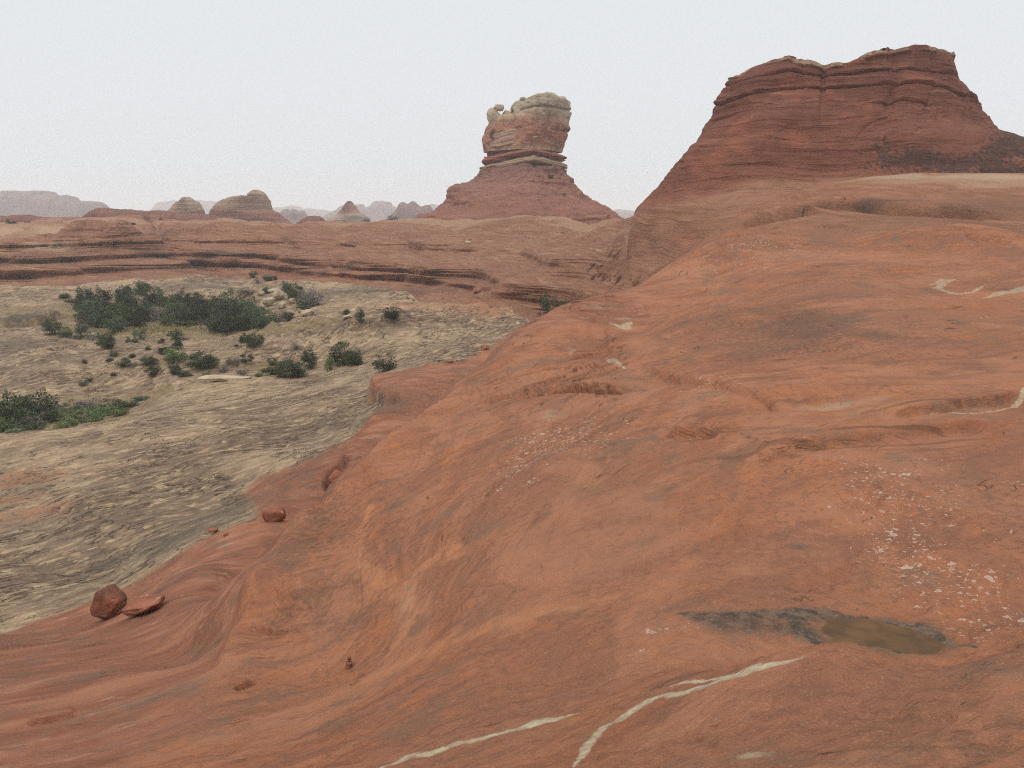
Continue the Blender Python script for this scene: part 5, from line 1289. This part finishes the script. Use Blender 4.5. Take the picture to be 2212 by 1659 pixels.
rows = [(1542,197,128,62,'juniper','tall juniper at the top of the clump above the boulder pile'),(1592,225,145,95,'pinyon','pinyon in the clump right of the boulder pile, nearest its tall juniper'),(1645,255,165,90,'grey','grey leaved tree at the right of the clump above the boulder pile'),(1685,268,165,85,'grey','thin grey tree at the far right of the clump above the boulder pile'),(1645,272,218,125,'shrub','wide low shrub at the foot of the clump beside the boulder pile'),(1437,192,160,42,'juniper','little juniper on the rock above the boulder pile'),(1362,112,78,42,'juniper','small juniper at the red and tan border under the bench, left of three'),(1385,140,113,62,'grey','grey shrub at the red and tan border under the bench'),(1440,127,95,55,'juniper','small juniper at the red and tan border under the bench, middle of three'),(1477,120,98,38,'juniper','small juniper at the red and tan border under the bench, right of three'),(1332,197,168,95,'grey','long low grey bush left of the boulder pile on the pale rock'),(345,217,200,70,'shrub','low shrub on the pale wall left of the grove, the upper of two'),(405,242,215,85,'shrub','low shrub on the pale wall left of the grove, the lower of two')]
place(rows, 'scattered trees and shrubs of the rock hollow', 112)
LEFT = 'trees in the hollow at the left edge'
rows = [(55,835,718,150,70,'juniper','big dark juniper at the left edge, partly cut by the frame'),(0,850,710,70,73,'open','thin dark juniper behind the big one at the left edge'),(218,842,728,165,74,'juniper','large full juniper standing tallest of the left hollow'),(165,892,828,120,70,'grey','blue grey bush in front of the two big junipers on the left'),(18,948,870,95,67,'pinyon','leafy green shrub at the very left edge in front'),(80,985,948,75,64,'shrub','low green shrub at the left edge nearest the viewer'),(362,950,865,85,65.5,'bright','bright yellow green shrub behind the crest of the grey slab'),(403,832,768,95,78,'open','loose dark juniper behind the grey bush of the left hollow'),(490,835,745,105,79,'grey','tall grey bare brush in the middle of the left hollow'),(462,895,818,135,70,'pinyon','broad green pinyon behind the slab crest left of middle'),(560,875,790,115,74,'pinyon','round green pinyon behind the slab crest at the middle'),(612,862,763,95,76,'juniper','dark pinyon behind the slab crest right of the round one'),(692,837,773,78,78,'juniper','small dark juniper near the right end of the left hollow'),(762,820,755,65,81,'juniper','small pointed juniper at the right tip of the left hollow'),(310,885,828,85,75,'pinyon','dull green brush between large juniper and pinyons on the left'),(120,905,880,70,66,'shrub','flat green shrub on the soil in front of the blue grey bush'),(200,915,885,80,66,'shrub','flat olive shrub on the soil behind the slab crest'),(280,875,800,110,79,'grey','purplish bare brush in the centre of the left hollow'),(640,850,815,70,72,'bright','small yellowish shrub peeping over the slab crest')]
for (x, yb, yt, w, Y, key, lb) in rows:
    u, v = q4(x, yb)
    c = Vector((ray(u, v)[0] * Y, Y, 0)); c.z = drop(c.x, c.y)
    foot = at(u, v, Y)[2]; top_ = at(u, q4(x, yt)[1], Y)[2]
    hpx = (top_ - c.z) / (c.length / FPX)
    plant(key, u, v, w * .4016 * 1.2, max(hpx, 8), lb, LEFT, loc=c)
# lone plants at the slope's edge, on the bench rim and on the cone
plant('open', 1182, 714, 62, 74, 'dark juniper at the foot of the red slope below the bench, the larger of two', None, loc=see(1182, 712, 75))
plant('juniper', 1219, 698, 32, 46, 'small juniper peeking over the red slope edge, the smaller of two', None, loc=see(1219, 697, 75))
plant('shrub', 24, 482, 20, 8, 'dark shrub on the pale crest of the bench at the far left', None, 190)
plant('shrub', 288, 487, 12, 7, 'small green shrub on the crest of the bench above the red domes', None, 190)
plant('shrub', 347, 475, 7, 5, 'tiny shrub on the crest of the bench below the left dome', None, 190)
plant('open', 1189, 388, 15, 16, 'small juniper clinging to the cone right under the pillar neck', None, loc=at(1189, 387, 243.5))
plant('open', 1219, 425, 10, 9, 'tiny juniper beside a crack low on the pillar cone', None, loc=at(1219, 425, 240))

# dry grass round the grove's foot: one sheet of blades
def grass(spots, nper):
    g = np.random.RandomState(4); V = []
    for (u, v, sx, sy, ym) in spots:
        c = see(u, v, ym)
        for i in range(nper):
            x, y = c.x + g.normal() * sx, c.y + g.normal() * sy
            z = drop(x, y); h_ = g.uniform(.12, .38); a = g.uniform(0, 6.28); w_ = g.uniform(.03, .07)
            dx, dy = math.cos(a) * w_, math.sin(a) * w_; lx, ly = g.normal() * .1, g.normal() * .1
            V += [(x - dx, y - dy, z - .02), (x + dx, y + dy, z - .02), (x + dx * .3 + lx, y + dy * .3 + ly, z + h_), (x - dx * .3 + lx, y - dy * .3 + ly, z + h_)]
    V = np.array(V)
    n = NT('dry_grass'); co = n.coord()
    n.color(n.mix(n.noise(co, .6, 4), (.16, .15, .06), (.30, .24, .12)))
    o = mesh_obj('grass', V, np.arange(len(V)).reshape(-1, 4), n.mat, smooth=False)
    tag(o, 'sparse dry grass growing in the sandy pockets of the rock', 'grass', kind='stuff')
grass([(370,708,6,2,100),(420,712,6,2,100),(300,712,5,2,100),(20,960,3,1.5,64),(70,940,3,1.5,64)], 900)

# ------------------------------------------------------------------ mist in the air
bm = bmesh.new(); bmesh.ops.create_cube(bm, size=1.0)
me = bpy.data.meshes.new('haze'); bm.to_mesh(me); bm.free()
hz = bpy.data.objects.new('haze', me)
zlo, zhi = float(P3[..., 2].min()) - 3.0, 75.0
hz.scale = (9100, 9100, zhi - zlo); hz.location = (0, 0, (zlo + zhi) / 2); COL.objects.link(hz)
hm = bpy.data.materials.new('mist'); hm.use_nodes = True
for n_ in list(hm.node_tree.nodes): hm.node_tree.nodes.remove(n_)
ho = hm.node_tree.nodes.new('ShaderNodeOutputMaterial'); hv = hm.node_tree.nodes.new('ShaderNodeVolumePrincipled')
hv.inputs['Color'].default_value = (.97, .985, 1.0, 1); hv.inputs['Density'].default_value = 0.00030; hv.inputs['Anisotropy'].default_value = 0.0
hm.node_tree.links.new(hv.outputs[0], ho.inputs['Volume'])
me.materials.append(hm)
tag(hz, 'thin pale mist over the whole canyon country', 'haze', kind='stuff')
